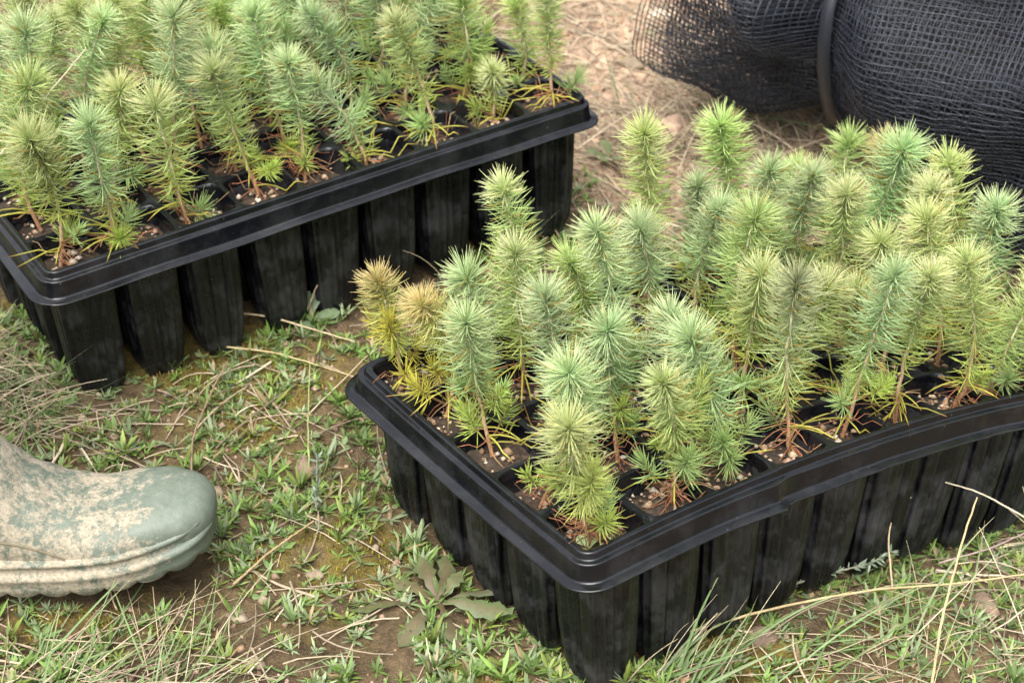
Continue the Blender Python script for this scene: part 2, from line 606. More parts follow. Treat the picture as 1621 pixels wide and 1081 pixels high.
def rocks(pos, size, cols, rng, flat=.7):
    n = len(pos)
    V = OCT_V[None] * (1 + rng.uniform(-.35, .35, (n, 6, 1)))
    V = V * (size[:, None, None] * np.stack([rng.uniform(.7, 1.3, n), rng.uniform(.7, 1.2, n), rng.uniform(flat - .2, flat + .2, n)], -1)[:, None])
    a = rng.uniform(0, 6.28, n); c, s = np.cos(a), np.sin(a)
    Vx = V[..., 0] * c[:, None] - V[..., 1] * s[:, None]; Vy = V[..., 0] * s[:, None] + V[..., 1] * c[:, None]
    V = np.stack([Vx, Vy, V[..., 2]], -1) + pos[:, None]
    F = (OCT_F[None] + 6 * np.arange(n)[:, None, None]).reshape(-1, 3)
    return V.reshape(-1, 3), F, np.repeat(cols, 6, 0)


GRIT_COLS = np.array([(.42, .30, .19), (.50, .39, .27), (.32, .21, .12), (.20, .12, .07), (.58, .50, .40), (.38, .24, .17)])
POTS = [pot_mesh(s) for s in range(4)]
SOILS = [soil_mesh(s) for s in range(5)]
TRAY_ROOT = {}
SOIL_Z = {}
for k, lab in ((1, "black plastic seedling tray in the foreground with a creased lip"),
               (2, "black plastic seedling tray at the upper left with a straight rim")):
    base = warp(k, NU / 2 * PITCH_CELL, NV / 2 * PITCH_CELL, -TRAY_H)
    root = empty("seedling_tray", base); TRAY_ROOT[k] = root
    tag(root, lab, "plant tray", "trays of pine seedlings")
    rng = np.random.default_rng(60 + k)
    add("rim", build_rim(k, base), root)
    add("cell_deck", build_deck(k, base), root)
    gb = Bag()
    for u in range(NU):
        for v in range(NV):
            o, ax, ay, az = cell_frame(k, u, v, 0)
            q = int(rng.integers(4)); axx, ayy = [(ax, ay), (ay, -ax), (-ax, -ay), (-ay, ax)][q]
            # pots splay a little and twist
            tw = rng.normal(0, .012, 2); azz = norm(az + ax * tw[0] + ay * tw[1])
            axx = norm(axx - azz * np.dot(axx, azz)); ayy = np.cross(azz, axx)
            add("pot", POTS[int(rng.integers(4))], root, matrix=matrix_of(o - base, axx, ayy, azz))
            zs = -.0125 - abs(rng.normal(0, .0035)); SOIL_Z[(k, u, v)] = zs
            o2, ax, ay, az = cell_frame(k, u, v, zs)
            add("soil_plug", SOILS[int(rng.integers(5))], root, matrix=matrix_of(o2 - base, ax, ay, az))
            n = int(rng.integers(26, 60)) if (v == 0 or u == 0 or k == 1) else 15
            lx, ly = rng.uniform(-.0195, .0195, (2, n))
            ps = o2 + ax * lx[:, None] + ay * ly[:, None] + az * rng.uniform(.0, .0028, n)[:, None]
            gb.put(*rocks(ps, rng.gamma(3, .00042, n) + .0006, GRIT_COLS[rng.integers(0, 6, n)] * rng.uniform(.75, 1.15, (n, 1)), rng))
    g = add("grit", gb.mesh("grit", M_GRIT, base, smooth=False), root)
    tag(g, kind="stuff")

# ------------------------------------------------------------------ pine seedlings
SEED1 =[
 (0,0,'y',-0.0023,-0.0009,-0.016,-0.018,0.0975),(0,1,'y',0.0078,0.0057,-0.0107,-0.015,0.1024),(0,2,'b',0.0075,0.009,-0.0318,-0.008,0.1105),
 (0,3,'k',0.0106,0.0114,-0.0069,0.0,0.1283),(0,4,'b',0.0066,0.0064,0.0224,0.0,0.1247),(0,5,'t',0.0086,0.0089,0.0107,0.0,0.1121),
 (0,6,'y',0.0123,0.0046,-0.0057,0.0,0.1171),(0,7,'g',0.0037,0.0037,0.0224,0.0,0.0915),(0,8,'g',0.0002,-0.0026,-0.0082,0.0,0.1109),
 (1,0,'b',-0.0054,-0.0014,0.0169,-0.015,0.1081),(1,1,'b',0.0065,0.0091,-0.0101,-0.005,0.1057),(1,2,'b',-0.0011,-0.0055,-0.0028,0.0,0.1042),
 (1,3,'y',0.0074,0.011,0.0089,0.0,0.1124),(1,4,'t',-0.0054,0.006,0.0291,0.0,0.0937),(1,5,'y',0.0018,-0.0032,0.0048,0.0,0.083),
 (1,6,'y',-0.0008,0.0057,-0.0119,0.0,0.1092),(1,7,'y',0.0048,0.0041,-0.0233,0.0,0.1244),(1,8,'b',-0.0013,-0.0001,-0.0023,0.0,0.1311),
 (2,0,'b',-0.0046,0.0041,-0.0164,0.0,0.1054),(2,1,'b',0.0021,-0.0053,-0.0149,0.0,0.1113),(2,2,'b',0.0007,-0.0027,-0.0215,0.0,0.1433),
 (2,4,'g',0.0022,0.0044,0.0059,0.0,0.1247),(2,6,'t',0.0045,-0.0058,-0.0096,0.0,0.1331),(2,7,'t',0.0025,-0.006,0.0174,0.0,0.131),
 (2,8,'y',0.0,-0.0008,-0.0036,0.0,0.1485),(3,0,'r',-0.0107,0.012,-0.0122,0.0,0.0875),(3,1,'t',0.0039,0.0114,-0.0062,0.0,0.1096),
 (3,2,'g',-0.0036,-0.0021,-0.0028,0.0,0.0958),(3,3,'b',0.0069,0.015,-0.0051,0.0,0.0995),(3,4,'b',0.0037,-0.0022,0.0133,0.0,0.112),
 (3,5,'b',-0.0042,0.0024,0.0182,0.0,0.1316),(3,6,'b',-0.0006,0.0036,0.0098,0.0,0.1197),(3,7,'b',-0.0032,-0.0022,0.0397,0.0,0.1404),
 (3,8,'r',0.0036,0.0001,-0.0135,0.0,0.1414),(4,0,'r',-0.0111,0.0034,-0.0125,0.0,0.085),(4,1,'b',0.0001,-0.0032,-0.006,0.0,0.0736),
 (4,2,'t',-0.0058,0.0052,-0.0163,0.0,0.1237),(4,4,'y',-0.0016,0.0054,-0.0026,0.0,0.1442),(4,5,'b',-0.0012,0.0052,-0.0007,0.0,0.0937),
 (4,6,'g',0.0007,-0.0031,-0.0274,0.0,0.1417),(4,7,'g',0.0029,0.0021,-0.0057,0.0,0.0977),(4,8,'g',0.0022,-0.0004,-0.0032,0.0,0.1209),
]
SEED2 =[
 (0,0,'y',-0.0095,-0.0033,-0.008,0.0,0.104),(0,1,'b',-0.011,-0.0124,-0.0081,-0.01,0.1095),(0,2,'t',-0.0095,0.0,-0.015,0.0,0.0977),
 (0,3,'t',-0.0014,0.0059,-0.0282,0.0,0.1072),(0,4,'b',-0.0133,0.0077,-0.0071,0.0,0.0968),(0,5,'b',-0.0091,-0.0016,-0.038,0.0,0.0696),
 (0,6,'t',0.0013,0.0065,-0.0295,0.0,0.1024),(0,7,'y',0.0037,0.0051,-0.0006,0.0,0.047),(0,8,'y',0.01,0.0035,-0.0058,0.0,0.1006),
 (1,0,'g',-0.0033,0.0017,0.0061,0.0,0.1229),(1,1,'t',-0.0047,0.0023,0.0215,0.0,0.1024),(1,2,'b',0.0016,-0.0015,0.0126,0.0,0.1475),
 (1,3,'b',0.0036,-0.0037,-0.0111,0.0,0.1066),(1,4,'b',-0.0013,0.0036,-0.0209,0.0,0.1203),(1,5,'b',-0.0014,0.0026,-0.0237,0.0,0.1046),
 (1,6,'b',0.0014,0.0053,0.0267,0.0,0.1056),(1,7,'g',0.0059,0.0027,-0.0013,0.0,0.0909),(1,8,'g',0.0037,-0.0042,0.0009,0.0,0.0769),
 (2,0,'b',0.0026,0.0042,0.0166,0.0,0.1459),(2,1,'b',-0.0012,0.0006,0.0301,0.0,0.1405),(2,2,'y',-0.0002,0.0055,-0.0426,0.0,0.1345),
 (2,3,'b',-0.0022,-0.0012,-0.0048,0.0,0.1287),(2,4,'b',0.0052,0.0051,-0.009,0.0,0.1392),(2,5,'b',-0.0037,0.0039,-0.0106,0.0,0.1167),
 (2,6,'b',0.0043,0.0039,-0.01,0.0,0.1296),(2,7,'g',-0.0029,-0.0001,-0.0123,0.0,0.1393),(2,8,'g',-0.0027,-0.0006,-0.0162,0.0,0.1176),
 (3,0,'b',-0.0037,-0.0019,0.0132,0.0,0.1239),(3,1,'t',-0.0005,0.002,0.0098,0.0,0.1214),(3,2,'t',0.0035,-0.0012,0.0051,0.0,0.1265),
 (3,3,'g',0.0023,0.0024,-0.016,0.0,0.1157),(3,4,'g',-0.0042,-0.0034,-0.0163,0.0,0.1211),(3,5,'b',0.0012,0.0046,-0.011,0.0,0.1264),
 (3,6,'b',-0.001,0.0022,0.0112,0.0,0.1276),(3,7,'y',0.0025,-0.0019,0.0061,0.0,0.1246),(3,8,'b',0.0045,0.0001,-0.0032,0.0,0.1281),
 (4,0,'y',-0.0001,-0.0054,-0.006,0.0,0.1271),(4,1,'t',-0.0003,0.004,0.0038,0.0,0.1276),(4,2,'b',0.0012,0.0028,0.0011,0.0,0.1305),
 (4,3,'t',-0.0001,0.0014,-0.0001,0.0,0.1343),(4,4,'b',-0.0037,0.0059,0.0034,0.0,0.1431),(4,5,'b',-0.0025,-0.0007,-0.0187,0.0,0.1189),
 (4,6,'b',-0.003,0.0043,-0.0072,0.0,0.1384),(4,7,'g',-0.003,-0.0052,0.004,0.0,0.1339),(4,8,'b',0.0006,-0.0006,-0.0089,0.0,0.135),
]

PALETTE = {  # lower needles, middle needles, crown, needle tips of the crown
    'b': ((.60, .67, .14), (.51, .66, .32), (.53, .70, .38), (.85, .86, .51)),
    'g': ((.56, .66, .13), (.53, .67, .24), (.55, .71, .29), (.84, .85, .42)),
    'y': ((.62, .67, .13), (.58, .68, .24), (.60, .71, .30), (.92, .89, .52)),
    't': ((.60, .65, .13), (.56, .66, .25), (.58, .68, .31), (.95, .83, .58)),
    'r': ((.60, .66, .13), (.60, .68, .21), (.66, .69, .27), (.96, .56, .42)),
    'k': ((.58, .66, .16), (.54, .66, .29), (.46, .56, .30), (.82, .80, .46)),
}
COLOUR_WORD = {'b': "blue-green", 'g': "green", 'y': "yellow-green", 't': "tan-tipped", 'r': "red-tipped", 'k': "dark-hearted"}


def curve_pts(P0, P1, ctrl, t):
    t = np.asarray(t)[:, None]
    return (1 - t) ** 2 * P0 + 2 * t * (1 - t) * ctrl + t ** 2 * P1


def curve_tan(P0, P1, ctrl, t):
    t = np.asarray(t)[:, None]
    return norm(2 * (1 - t) * (ctrl - P0) + 2 * t * (P1 - ctrl))


def needles(P, T, alpha, L, r, cb, ct, rng, curl=-.10, phase=0.0, droop=0.0):
    """P,T (n,3) foot and axis direction; alpha angle from the axis; L length; cb/ct colours at foot and tip"""
    n = len(P)
    az = np.arange(n) * 2.39996 + phase + rng.normal(0, .5, n)
    ref = np.array([0.3, 0.7, 0.2]); A = norm(np.cross(T, ref)); B = np.cross(T, A)
    rad = np.cos(az)[:, None] * A + np.sin(az)[:, None] * B
    def d(a): return np.cos(a)[:, None] * T + np.sin(a)[:, None] * rad
    al = alpha + rng.normal(0, .26, n)
    cu = curl * rng.uniform(.4, 1.5, n)
    p1 = P + d(al) * (L * .55)[:, None]
    p2 = p1 + d(al + 1.4 * cu) * (L * .45)[:, None]
    for i, pp in enumerate((p1, p2)): pp[:, 2] -= droop * L * (.15, .6)[i]
    C = np.stack([P, p1, p2], 1)
    R = r[:, None] * np.array([.8, 1.0, .2])[None]
    w = np.array([0, .5, 1.0])[None, :, None]
    cols = cb[:, None] * (1 - w) + ct[:, None] * w
    return tubes(C, R, 3, cols, rng)


FAT = {(2, 0, 8): .75, (2, 1, 8): .8, (2, 0, 7): .7, (2, 1, 7): .9}


def over_deck(k, C, u, v):
    """keep long needles above the web and the rim once they leave their own cell"""
    lx, ly = tray_local(k, C[..., 0], C[..., 1])
    away = np.maximum(np.abs(lx - (u + .5) * PITCH_CELL), np.abs(ly - (v + .5) * PITCH_CELL)) > .017
    w, h = NU * PITCH_CELL, NV * PITCH_CELL
    inside = (lx > -.018) & (lx < w + .018) & (ly > -.018) & (ly < h + .018)
    zz = warp(k, lx, ly, .0028)[..., 2]
    C[..., 2] = np.where(away & inside, np.maximum(C[..., 2], zz), C[..., 2])
    return C


def build_seedling(k, v, u, ty, dx, dy, ox, oy, oz):
    rng = np.random.default_rng(1000 * k + 50 * v + u)
    cx, cy = (u + .5) * PITCH_CELL, (v + .5) * PITCH_CELL
    P0 = warp(k, cx, cy, SOIL_Z[(k, u, v)]) + np.array([dx, dy, 0])
    tip = warp(k, cx, cy, -.016) + np.array([dx, dy, 0]) + np.array([ox, oy, oz])
    H = tip[2] - P0[2]
    nrm = warp(k, cx, cy, .01) - warp(k, cx, cy, 0); nrm = nrm / np.linalg.norm(nrm)
    ctrl = P0 * .5 + tip * .5 + np.array([*(rng.normal(0, .011, 2)), 0]) + (nrm - norm(tip - P0)) * H * .12
    near = k == 1
    root = empty("pine_seedling", P0)
    # stem
    ts = np.linspace(0, 1, 12)
    C = curve_pts(P0 - np.array([0, 0, .006]), tip, ctrl, ts)
    C[1:-1] += rng.normal(0, .0006, (10, 3))
    low, up = np.array([.36, .16, .07]), np.array([.52, .46, .30])
    sc = low * (1 - np.clip(ts * 1.5, 0, 1))[:, None] + up * np.clip(ts * 1.5, 0, 1)[:, None]
    b = Bag(); b.put(*tubes(C[None], np.linspace(.0016, .0006, 12)[None], 6, sc[None], rng))
    add("stem", b.mesh("stem", M_STEM, P0), root)
    pal = np.array(PALETTE[ty]) * rng.uniform(.92, 1.08) * (1 + rng.normal(0, .015, 3))
    lowf = rng.uniform(.14, .36) if H > .08 else .14; fat = rng.uniform(.86, 1.14) * FAT.get((k, v, u), 1)
    # main needles
    bag = Bag()
    n = int((480 if near else 430) * (H / .1) ** .85 * rng.uniform(.8, 1.15))
    t = lowf + (1 - lowf) * np.sort(rng.beta(1.45, 0.85, n)) * .985
    # thin and full stretches along the shoot
    t = t[rng.random(n) < np.clip(.85 + .4 * vnoise(t * 9 + u * 7.7, np.full(n, v * 3.3 + k)), .3, 1)]; n = len(t)
    P = curve_pts(P0, tip, ctrl, t); T = curve_tan(P0, tip, ctrl, t)
    h = (t - lowf) / (1 - lowf)
    alpha = np.interp(h, [0, .25, .6, .85, 1.0], [1.62, 1.5, 1.32, 1.2, 1.05])
    Lmax = fat * rng.uniform(.0215, .0255) * (1.0 if near else 1.08)
    L = Lmax * np.interp(h, [0, .15, .5, .9, 1.0], [.5, .72, 1.0, 1.0, .9]) * rng.uniform(.62, 1.12, n)
    hb = h[:, None]
    cb = np.where(hb < .35, pal[0] + (pal[1] - pal[0]) * (hb / .35), pal[1] + (pal[2] - pal[1]) * np.clip((hb - .35) / .5, 0, 1))
    cb = cb * rng.uniform(.72, 1.12, (n, 1)) * (1 + .10 * vnoise(t * 6 + v, t * 0 + u))[:, None]
    wt = np.clip((hb - (.78 if ty in 'rt' else .5)) / .35, 0, 1)
    ct = cb * 1.12 * (1 - wt) + (cb * .35 + pal[3] * .65) * wt
    yel = rng.random(n) < .06
    ct[yel] = (.60, .42, .14); cb[yel] = (.52, .46, .12)
    bag.put(*needles(P, T, alpha, L, np.full(n, .00043) * rng.uniform(.75, 1.2, n), cb, ct, rng))
    # tight crown round the bud
    n = 125
    h2 = rng.random(n)
    t = 1 - .05 * h2
    P = curve_pts(P0, tip, ctrl, t); T = curve_tan(P0, tip, ctrl, t)
    alpha = .12 + 1.25 * np.sqrt(h2)
    L = Lmax * rng.uniform(.55, .9, n)
    cb = np.minimum(np.repeat(pal[2][None], n, 0) * rng.uniform(.88, 1.15, (n, 1)), .92)
    mixv = rng.uniform(.25, .9, (n, 1)) * (.75 if ty == 'r' else 1)
    ct = cb * (1 - mixv) + pal[3] * mixv
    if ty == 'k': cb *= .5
    bag.put(*needles(P, T, alpha, L, np.full(n, .00039), cb, ct, rng, curl=.05))
    add("needles", bag.mesh("needles", M_NEEDLE, P0), root)
    # small side shoots near the foot
    ns = int(rng.choice([1, 2, 3, 4, 5, 6], p=[.18, .26, .23, .16, .11, .06])) if H > .06 else 1
    if k == 2 and v == 0: ns = min(ns, 2)
    if k == 2 and u == 8: ns = 1
    a0 = rng.uniform(0, 6.28)
    for i in range(ns):
        a = a0 + i * 2.2 + rng.normal(0, .3)
        t0 = rng.uniform(.06, .18) if i < 2 else rng.uniform(.15, .5)
        b0 = curve_pts(P0, tip, ctrl, [t0])[0]
        lo_ = rng.uniform(.011, .023); e = b0 + np.array([math.cos(a) * lo_, math.sin(a) * lo_, rng.uniform(.006, .022)])
        c = b0 * .5 + e * .5 + np.array([math.cos(a), math.sin(a), -.3]) * .004
        fork = i == 3 and H > .09
        if fork:
            b0 = curve_pts(P0, tip, ctrl, [rng.uniform(.3, .45)])[0]; e = b0 + np.array([math.cos(a) * .020, math.sin(a) * .020, H * rng.uniform(.25, .42)])
            c = b0 * .5 + e * .5 + np.array([math.cos(a), math.sin(a), -.2]) * .006
        sb = Bag(); tt = np.linspace(0, 1, 5)
        sb.put(*tubes(curve_pts(b0, e, c, tt)[None], np.linspace(.0009, .0006, 5)[None], 5, np.repeat(np.array([[[.30, .19, .08]]]), 5, 1), rng))
        m = int(rng.integers(34, 120))
        if fork: m *= 2
        t = np.sort(rng.uniform(.25 if fork else .45, 1, m)); hh = (t - t[0]) / (1 - t[0])
        P = curve_pts(b0, e, c, t); T = curve_tan(b0, e, c, t)
        L = rng.uniform(.008, .0165, m) * rng.uniform(.65, 1.2)
        g = np.array(rng.choice([0, 1], p=[.5, .5]) and (.50, .62, .17) or (.46, .61, .26)) * rng.uniform(.85, 1.15)
        if ty == 'r': g = np.array((.62, .60, .12))
        if fork: L = L * 1.3; g = pal[1]
        cb = np.repeat(g[None], m, 0) * rng.uniform(.85, 1.1, (m, 1)); ct = np.minimum(cb * np.array((1.25, 1.18, 1.1)), .95)
        sb.put(*needles(P, T, np.interp(hh, [0, 1], [1.6, .35]), L, np.full(m, .00039), cb, ct, rng, curl=-.1))
        add("side_shoot", sb.mesh("side_shoot", M_NEEDLE, P0), root)
    # long juvenile needles, olive, arching out over the cell edge
    nj = int(rng.choice([0, 3, 5, 8, 12], p=[.12, .25, .25, .25, .13]))
    if nj:
        jb = Bag(); t = rng.uniform(.08, .22, nj)
        P = curve_pts(P0, tip, ctrl, t); a = rng.normal(rng.uniform(0, 6.28), 1.0, nj)
        L = rng.uniform(.026, .046, nj); d = np.stack([np.cos(a), np.sin(a), np.zeros(nj)], -1)
        q = np.linspace(0, 1, 6)[None, :, None]
        lift = rng.uniform(.1, .55, nj)[:, None, None]; drop = rng.uniform(.2, .75, nj)[:, None, None]
        C = P[:, None] + d[:, None] * (L[:, None, None] * q * .93)
        C[..., 2:] += L[:, None, None] * (lift * q - drop * q ** 2)
        C = over_deck(k, C, u, v)
        col = np.array([.56, .52, .11]) * rng.uniform(.75, 1.2, (nj, 1)); cc = np.repeat(col[:, None], 6, 1)
        cc[:, -1] = (.30, .14, .05)
        jb.put(*tubes(C, np.array([.0006, .00062, .0006, .00058, .0005, .0003])[None], 4, cc, rng))
        add("juvenile_needles", jb.mesh("juvenile_needles", M_NEEDLE, P0), root)
    # dead rust-coloured needles round the foot
    nd_ = int(rng.choice([5, 12, 22, 34])) if (k == 1 or v < 2) else 8
    db = Bag(); t = rng.uniform(.02, .2, nd_)
    P = curve_pts(P0, tip, ctrl, t); a = rng.uniform(0, 6.28, nd_)
    L = np.minimum(rng.gamma(4, .0038, nd_) + .004, .021); d = np.stack([np.cos(a), np.sin(a), np.zeros(nd_)], -1)
    q = np.linspace(0, 1, 5)[None, :, None]
    C = P[:, None] + d[:, None] * (L[:, None, None] * q)
    C[..., 2:] += L[:, None, None] * (rng.uniform(-.2, .4, nd_)[:, None, None] * q - rng.uniform(.1, .6, nd_)[:, None, None] * q ** 2)
    C[..., 2] = np.maximum(C[..., 2], P0[2] + .0008)
    side = np.cross(d, [0, 0, 1.0])[:, None] * (L * rng.normal(0, .5, nd_))[:, None, None] * q ** 2
    C = over_deck(k, C + side, u, v)
    col = np.where(rng.random((nd_, 1)) < .6, np.array([[.36, .14, .065]]), np.array([[.34, .21, .10]])) * rng.uniform(.5, 1.3, (nd_, 1))
    db.put(*tubes(C, np.array([[.0004, .0004, .00036, .0003, .0002]]), 3, col, rng))
    add("dead_needles", db.mesh("dead_needles", M_STRAW, P0), root)
    return root, H


ROWS = ["front", "second", "middle", "fourth", "back"]
ORD = ["first", "second", "third", "fourth", "fifth", "sixth", "seventh", "eighth", "ninth"]
for k, tab, where in ((1, SEED1, "near tray"), (2, SEED2, "far tray")):
    for s in tab:
        r, H = build_seedling(k, *s)
        v, u, ty = s[:3]
        size = "short " if H < .085 else ("tall " if H > .128 else "")
        tag(r, f"{size}{COLOUR_WORD[ty]} pine seedling, {ORD[u]} from left in the {ROWS[v]} row of {where}", "pine seedling", f"pine seedlings in the {where}")
# ------------------------------------------------------------------ rubber boot
def boot_mat():
    m, nt, b, out = new_mat("muddy_rubber")
    n1 = noise(nt, 26, 8, 0.78, dist=.6); n2 = noise(nt, 130, 6, 0.8); n3 = noise(nt, 420, 4, 0.7)
    a = mix(nt, 0.5, n1.outputs[0], n2.outputs[0])
    geo = nt.nodes.new("ShaderNodeTexCoord"); sep = nt.nodes.new("ShaderNodeSeparateXYZ")
    nt.links.new(geo.outputs["Object"], sep.inputs[0])
    # wear: the toe cap has been wiped clean
    toe = nt.nodes.new("ShaderNodeMapRange"); toe.inputs[1].default_value = .095; toe.inputs[2].default_value = .135
    nt.links.new(sep.outputs[0], toe.inputs[0])
    sub = nt.nodes.new("ShaderNodeMath"); sub.operation = 'MULTIPLY_ADD'
    nt.links.new(toe.outputs[0], sub.inputs[0]); sub.inputs[1].default_value = -.14
    nt.links.new(a, sub.inputs[2])
    mud = ramp(nt, sub.outputs[0], [(0.452, (.10, .10, .10)), (0.488, (.6, .6, .6)), (0.525, (.97, .97, .97))])
    green = ramp(nt, n2.outputs[0], [(0.3, (.06, .085, .06)), (0.7, (.125, .16, .13))])
    tan = ramp(nt, n3.outputs[0], [(0.25, (.14, .115, .078)), (0.5, (.29, .25, .18)), (0.78, (.42, .375, .285))])
    c = mix(nt, mud.outputs[0], green.outputs[0], tan.outputs[0])
    nt.links.new(c, b.inputs["Base Color"])
    rr = ramp(nt, mud.outputs[0], [(0, (.5,) * 3), (1, (.9,) * 3)])
    nt.links.new(rr.outputs[0], b.inputs["Roughness"])
    h = mix(nt, .25, mud.outputs[0], n3.outputs[0])
    bump(nt, b, h, .45, .0008)
    return m


M_BOOT = boot_mat()
# side profile: (front/top s,z), (back/bottom s,z), half width
BOOT = [((.1500, .025), (.1500, .021), .004), ((.1490, .0305), (.1455, .013), .016), ((.1440, .0365), (.1370, .009), .026), ((.1340, .0405), (.1250, .006), .0335),
        ((.1180, .0425), (.1080, .0035), .039), ((.1000, .0405), (.0900, .002), .0425), ((.0780, .0375), (.0700, .001), .0435), ((.0530, .0440), (.0450, 0), .0430),
        ((.0280, .0620), (.0180, 0), .0415), ((.0070, .0910), (-.0150, 0), .0395), ((-.0070, .1130), (-.0500, 0), .0385), ((-.0150, .1380), (-.0850, 0), .0380),
        ((-.0200, .1620), (-.1100, .003), .0380), ((-.0230, .1820), (-.1280, .020), .0390), ((-.0250, .2050), (-.1360, .055), .0410), ((-.0260, .2350), (-.1390, .110), .0440),
        ((-.0260, .2750), (-.1440, .190), .0490), ((-.0260, .3300), (-.1500, .290), .0550), ((-.0260, .3850), (-.1560, .370), .0590)]


def boot():
    toe_at = np.array([-0.343, .988]); ang = math.radians(3)
    base = np.array([toe_at[0] - .0, toe_at[1], 0.0])
    base[2] = float(gz(np.array([-0.33]), np.array([.99]))[0]) + .004
    root = empty("rubber_boot", base)
    root.rotation_euler = (0, math.radians(-2), ang)
    tag(root, "muddy green rubber boot on the grass at the left edge", "boot")
    n = 48
    th = np.arange(n) / n * 2 * np.pi
    V = []
    # resample profile for smoothness
    prof = np.array([(*a, *b, w) for a, b, w in BOOT]); kk = np.linspace(0, len(prof) - 1, 90)
    def cr(col):
        p = np.r_[2 * col[0] - col[1], col, 2 * col[-1] - col[-2]]
        i = np.minimum(kk.astype(int), len(col) - 2); f = kk - i
        p0, p1, p2, p3 = p[i], p[i + 1], p[i + 2], p[i + 3]
        return .5 * (2 * p1 + (p2 - p0) * f + (2 * p0 - 5 * p1 + 4 * p2 - p3) * f ** 2 + (3 * p1 - p0 - 3 * p2 + p3) * f ** 3)
    prof = np.stack([cr(prof[:, j]) for j in range(5)], -1)
    ex = np.interp(kk, [0, 3, 9, 14, 18], [2.2, 2.5, 2.5, 2.2, 2.0])
    for (fs, fz, bs, bz, w), e in zip(prof, ex):
        c, s = np.cos(th), np.sin(th)
        cc = np.sign(c) * np.abs(c) ** (2 / e); ss = np.sign(s) * np.abs(s) ** (2 / e)
        # the widest line sits low, near the sole
        q = (cc + 1) / 2; lowq = np.clip((fz - bz) / .06, .6, 1.0)
        ms, mz = (fs * q + bs * (1 - q)), (fz * q + bz * (1 - q))
        wid = w * ss * (1 - .10 * q)
        V.append(np.stack([ms, wid, mz + .010], -1))
    V = np.array(V)
    rng = np.random.default_rng(8)
    # a few soft creases over the instep
    for i, (s0, am) in enumerate(((.062, .0016), (.045, .0024), (.028, .0028), (.012, .0022), (-.02, .003))):
        V[..., 2] -= am * np.exp(-((V[..., 0] - s0 - .12 * np.abs(V[..., 1])) / .006) ** 2) * np.clip((V[..., 2] - .03) / .03, 0, 1)
    V[1:] += (norm(V - V.mean(1, keepdims=True)) * (.0007 * fbm(V[..., 0] * 1 + V[..., 2], V[..., 1] + V[..., 2] * .5, 70, 3))[..., None])[1:]
    m = len(V)
    idx = np.arange(m * n).reshape(m, n); nx = np.roll(idx, -1, 1)
    F = np.stack([idx[:-1], nx[:-1], nx[1:], idx[1:]], -1).reshape(-1, 4)
    me = make_mesh("upper", V.reshape(-1, 3), [F, np.stack([np.full(n - 2, idx[0, 0]), idx[0, 2:], idx[0, 1:-1]], -1)], M_BOOT)
    add("upper", me, root)
    # sole: outline swept with a profile; lower edge scalloped by the lugs
    S = np.concatenate([np.linspace(.146, -.128, 160)])
    wS = np.interp(S[::-1], prof[::-1, 2][prof[::-1, 2].argsort()], prof[::-1, 4][prof[::-1, 2].argsort()])[::-1]
    def outline(off):
        s_all = np.linspace(-.130, .1465, 110)
        order = np.argsort(prof[:60, 2]); w_all = np.interp(s_all, prof[:60, 2][order], prof[:60, 4][order])
        hs = np.clip((s_all + .130) / .03, 0, 1); w_all = w_all * np.sqrt(1 - (1 - hs) ** 2)
        tt = np.clip((.1465 - s_all) / .03, 0, 1); w_all = np.minimum(w_all, .036 * np.sqrt(1 - (1 - tt) ** 2) + np.clip((.12 - s_all) * 2, 0, .05))
        R = np.stack([s_all, -w_all], -1); L = np.stack([s_all[::-1], w_all[::-1]], -1)
        O = np.concatenate([R, L]);
        # even spacing
        d = np.r_[0, np.cumsum(np.hypot(*np.diff(np.r_[O, O[:1]], axis=0).T))]
        u = np.linspace(0, d[-1], 361)[:-1]; Oc = np.r_[O, O[:1]]
        O = np.stack([np.interp(u, d, Oc[:, 0]), np.interp(u, d, Oc[:, 1])], -1)
        T = norm(np.roll(O, -2, 0) - np.roll(O, 2, 0)); N = np.stack([T[:, 1], -T[:, 0]], -1)
        N = (N + np.roll(N, 1, 0) + np.roll(N, -1, 0) + np.roll(N, 3, 0) + np.roll(N, -3, 0)); N = norm(N)
        return O, N, u
    O, N, u = outline(0)
    spring = lambda s: .0135 * np.clip((s - .06) / .09, 0, 1) ** 1.7
    lug = np.abs(np.sin(u / .021 * np.pi)) ** .6
    prof2 = [(-.004, .0285, 0), (.0002, .0280, 0), (.0016, .0270, 0), (.0016, .0250, 0), (.0002, .0240, 0), (.0002, .0195, 0), (.0022, .0185, 0), (.0036, .0170, 0), (.0036, .0150, 0), (.0024, .0135, 0), (.0028, .0085, 0), (.0012, .0010, 1), (-.003, -.0015, 1), (-.014, -.001, 1)]
    rows = []
    for o, z, lg in prof2:
        rise = spring(O[:, 0]) * 1.0 + .003 * np.clip((O[:, 0] - .12) / .03, 0, 1) ** 2 * (z > .012)
        zz = z + rise + lg * (.0045 * (1 - lug))
        rows.append(np.c_[O + N * o, zz])
    V2 = np.array(rows); mr, nn = V2.shape[:2]
    idx = np.arange(mr * nn).reshape(mr, nn); nx = np.roll(idx, -1, 1)
    F = np.stack([idx[:-1], idx[1:], nx[1:], nx[:-1]], -1).reshape(-1, 4)
    c0 = mr * nn
    V2f = np.r_[V2.reshape(-1, 3), [[0.01, 0, .001]]]
    fan = np.stack([idx[-1], np.full(nn, c0), nx[-1]], -1)
    add("sole", make_mesh("sole", V2f, [F, fan], M_BOOT), root)
    # moulded seam along the side of the foot
    tt = np.linspace(0, 1, 40)
    ss = -.10 + tt * .155
    seam = []
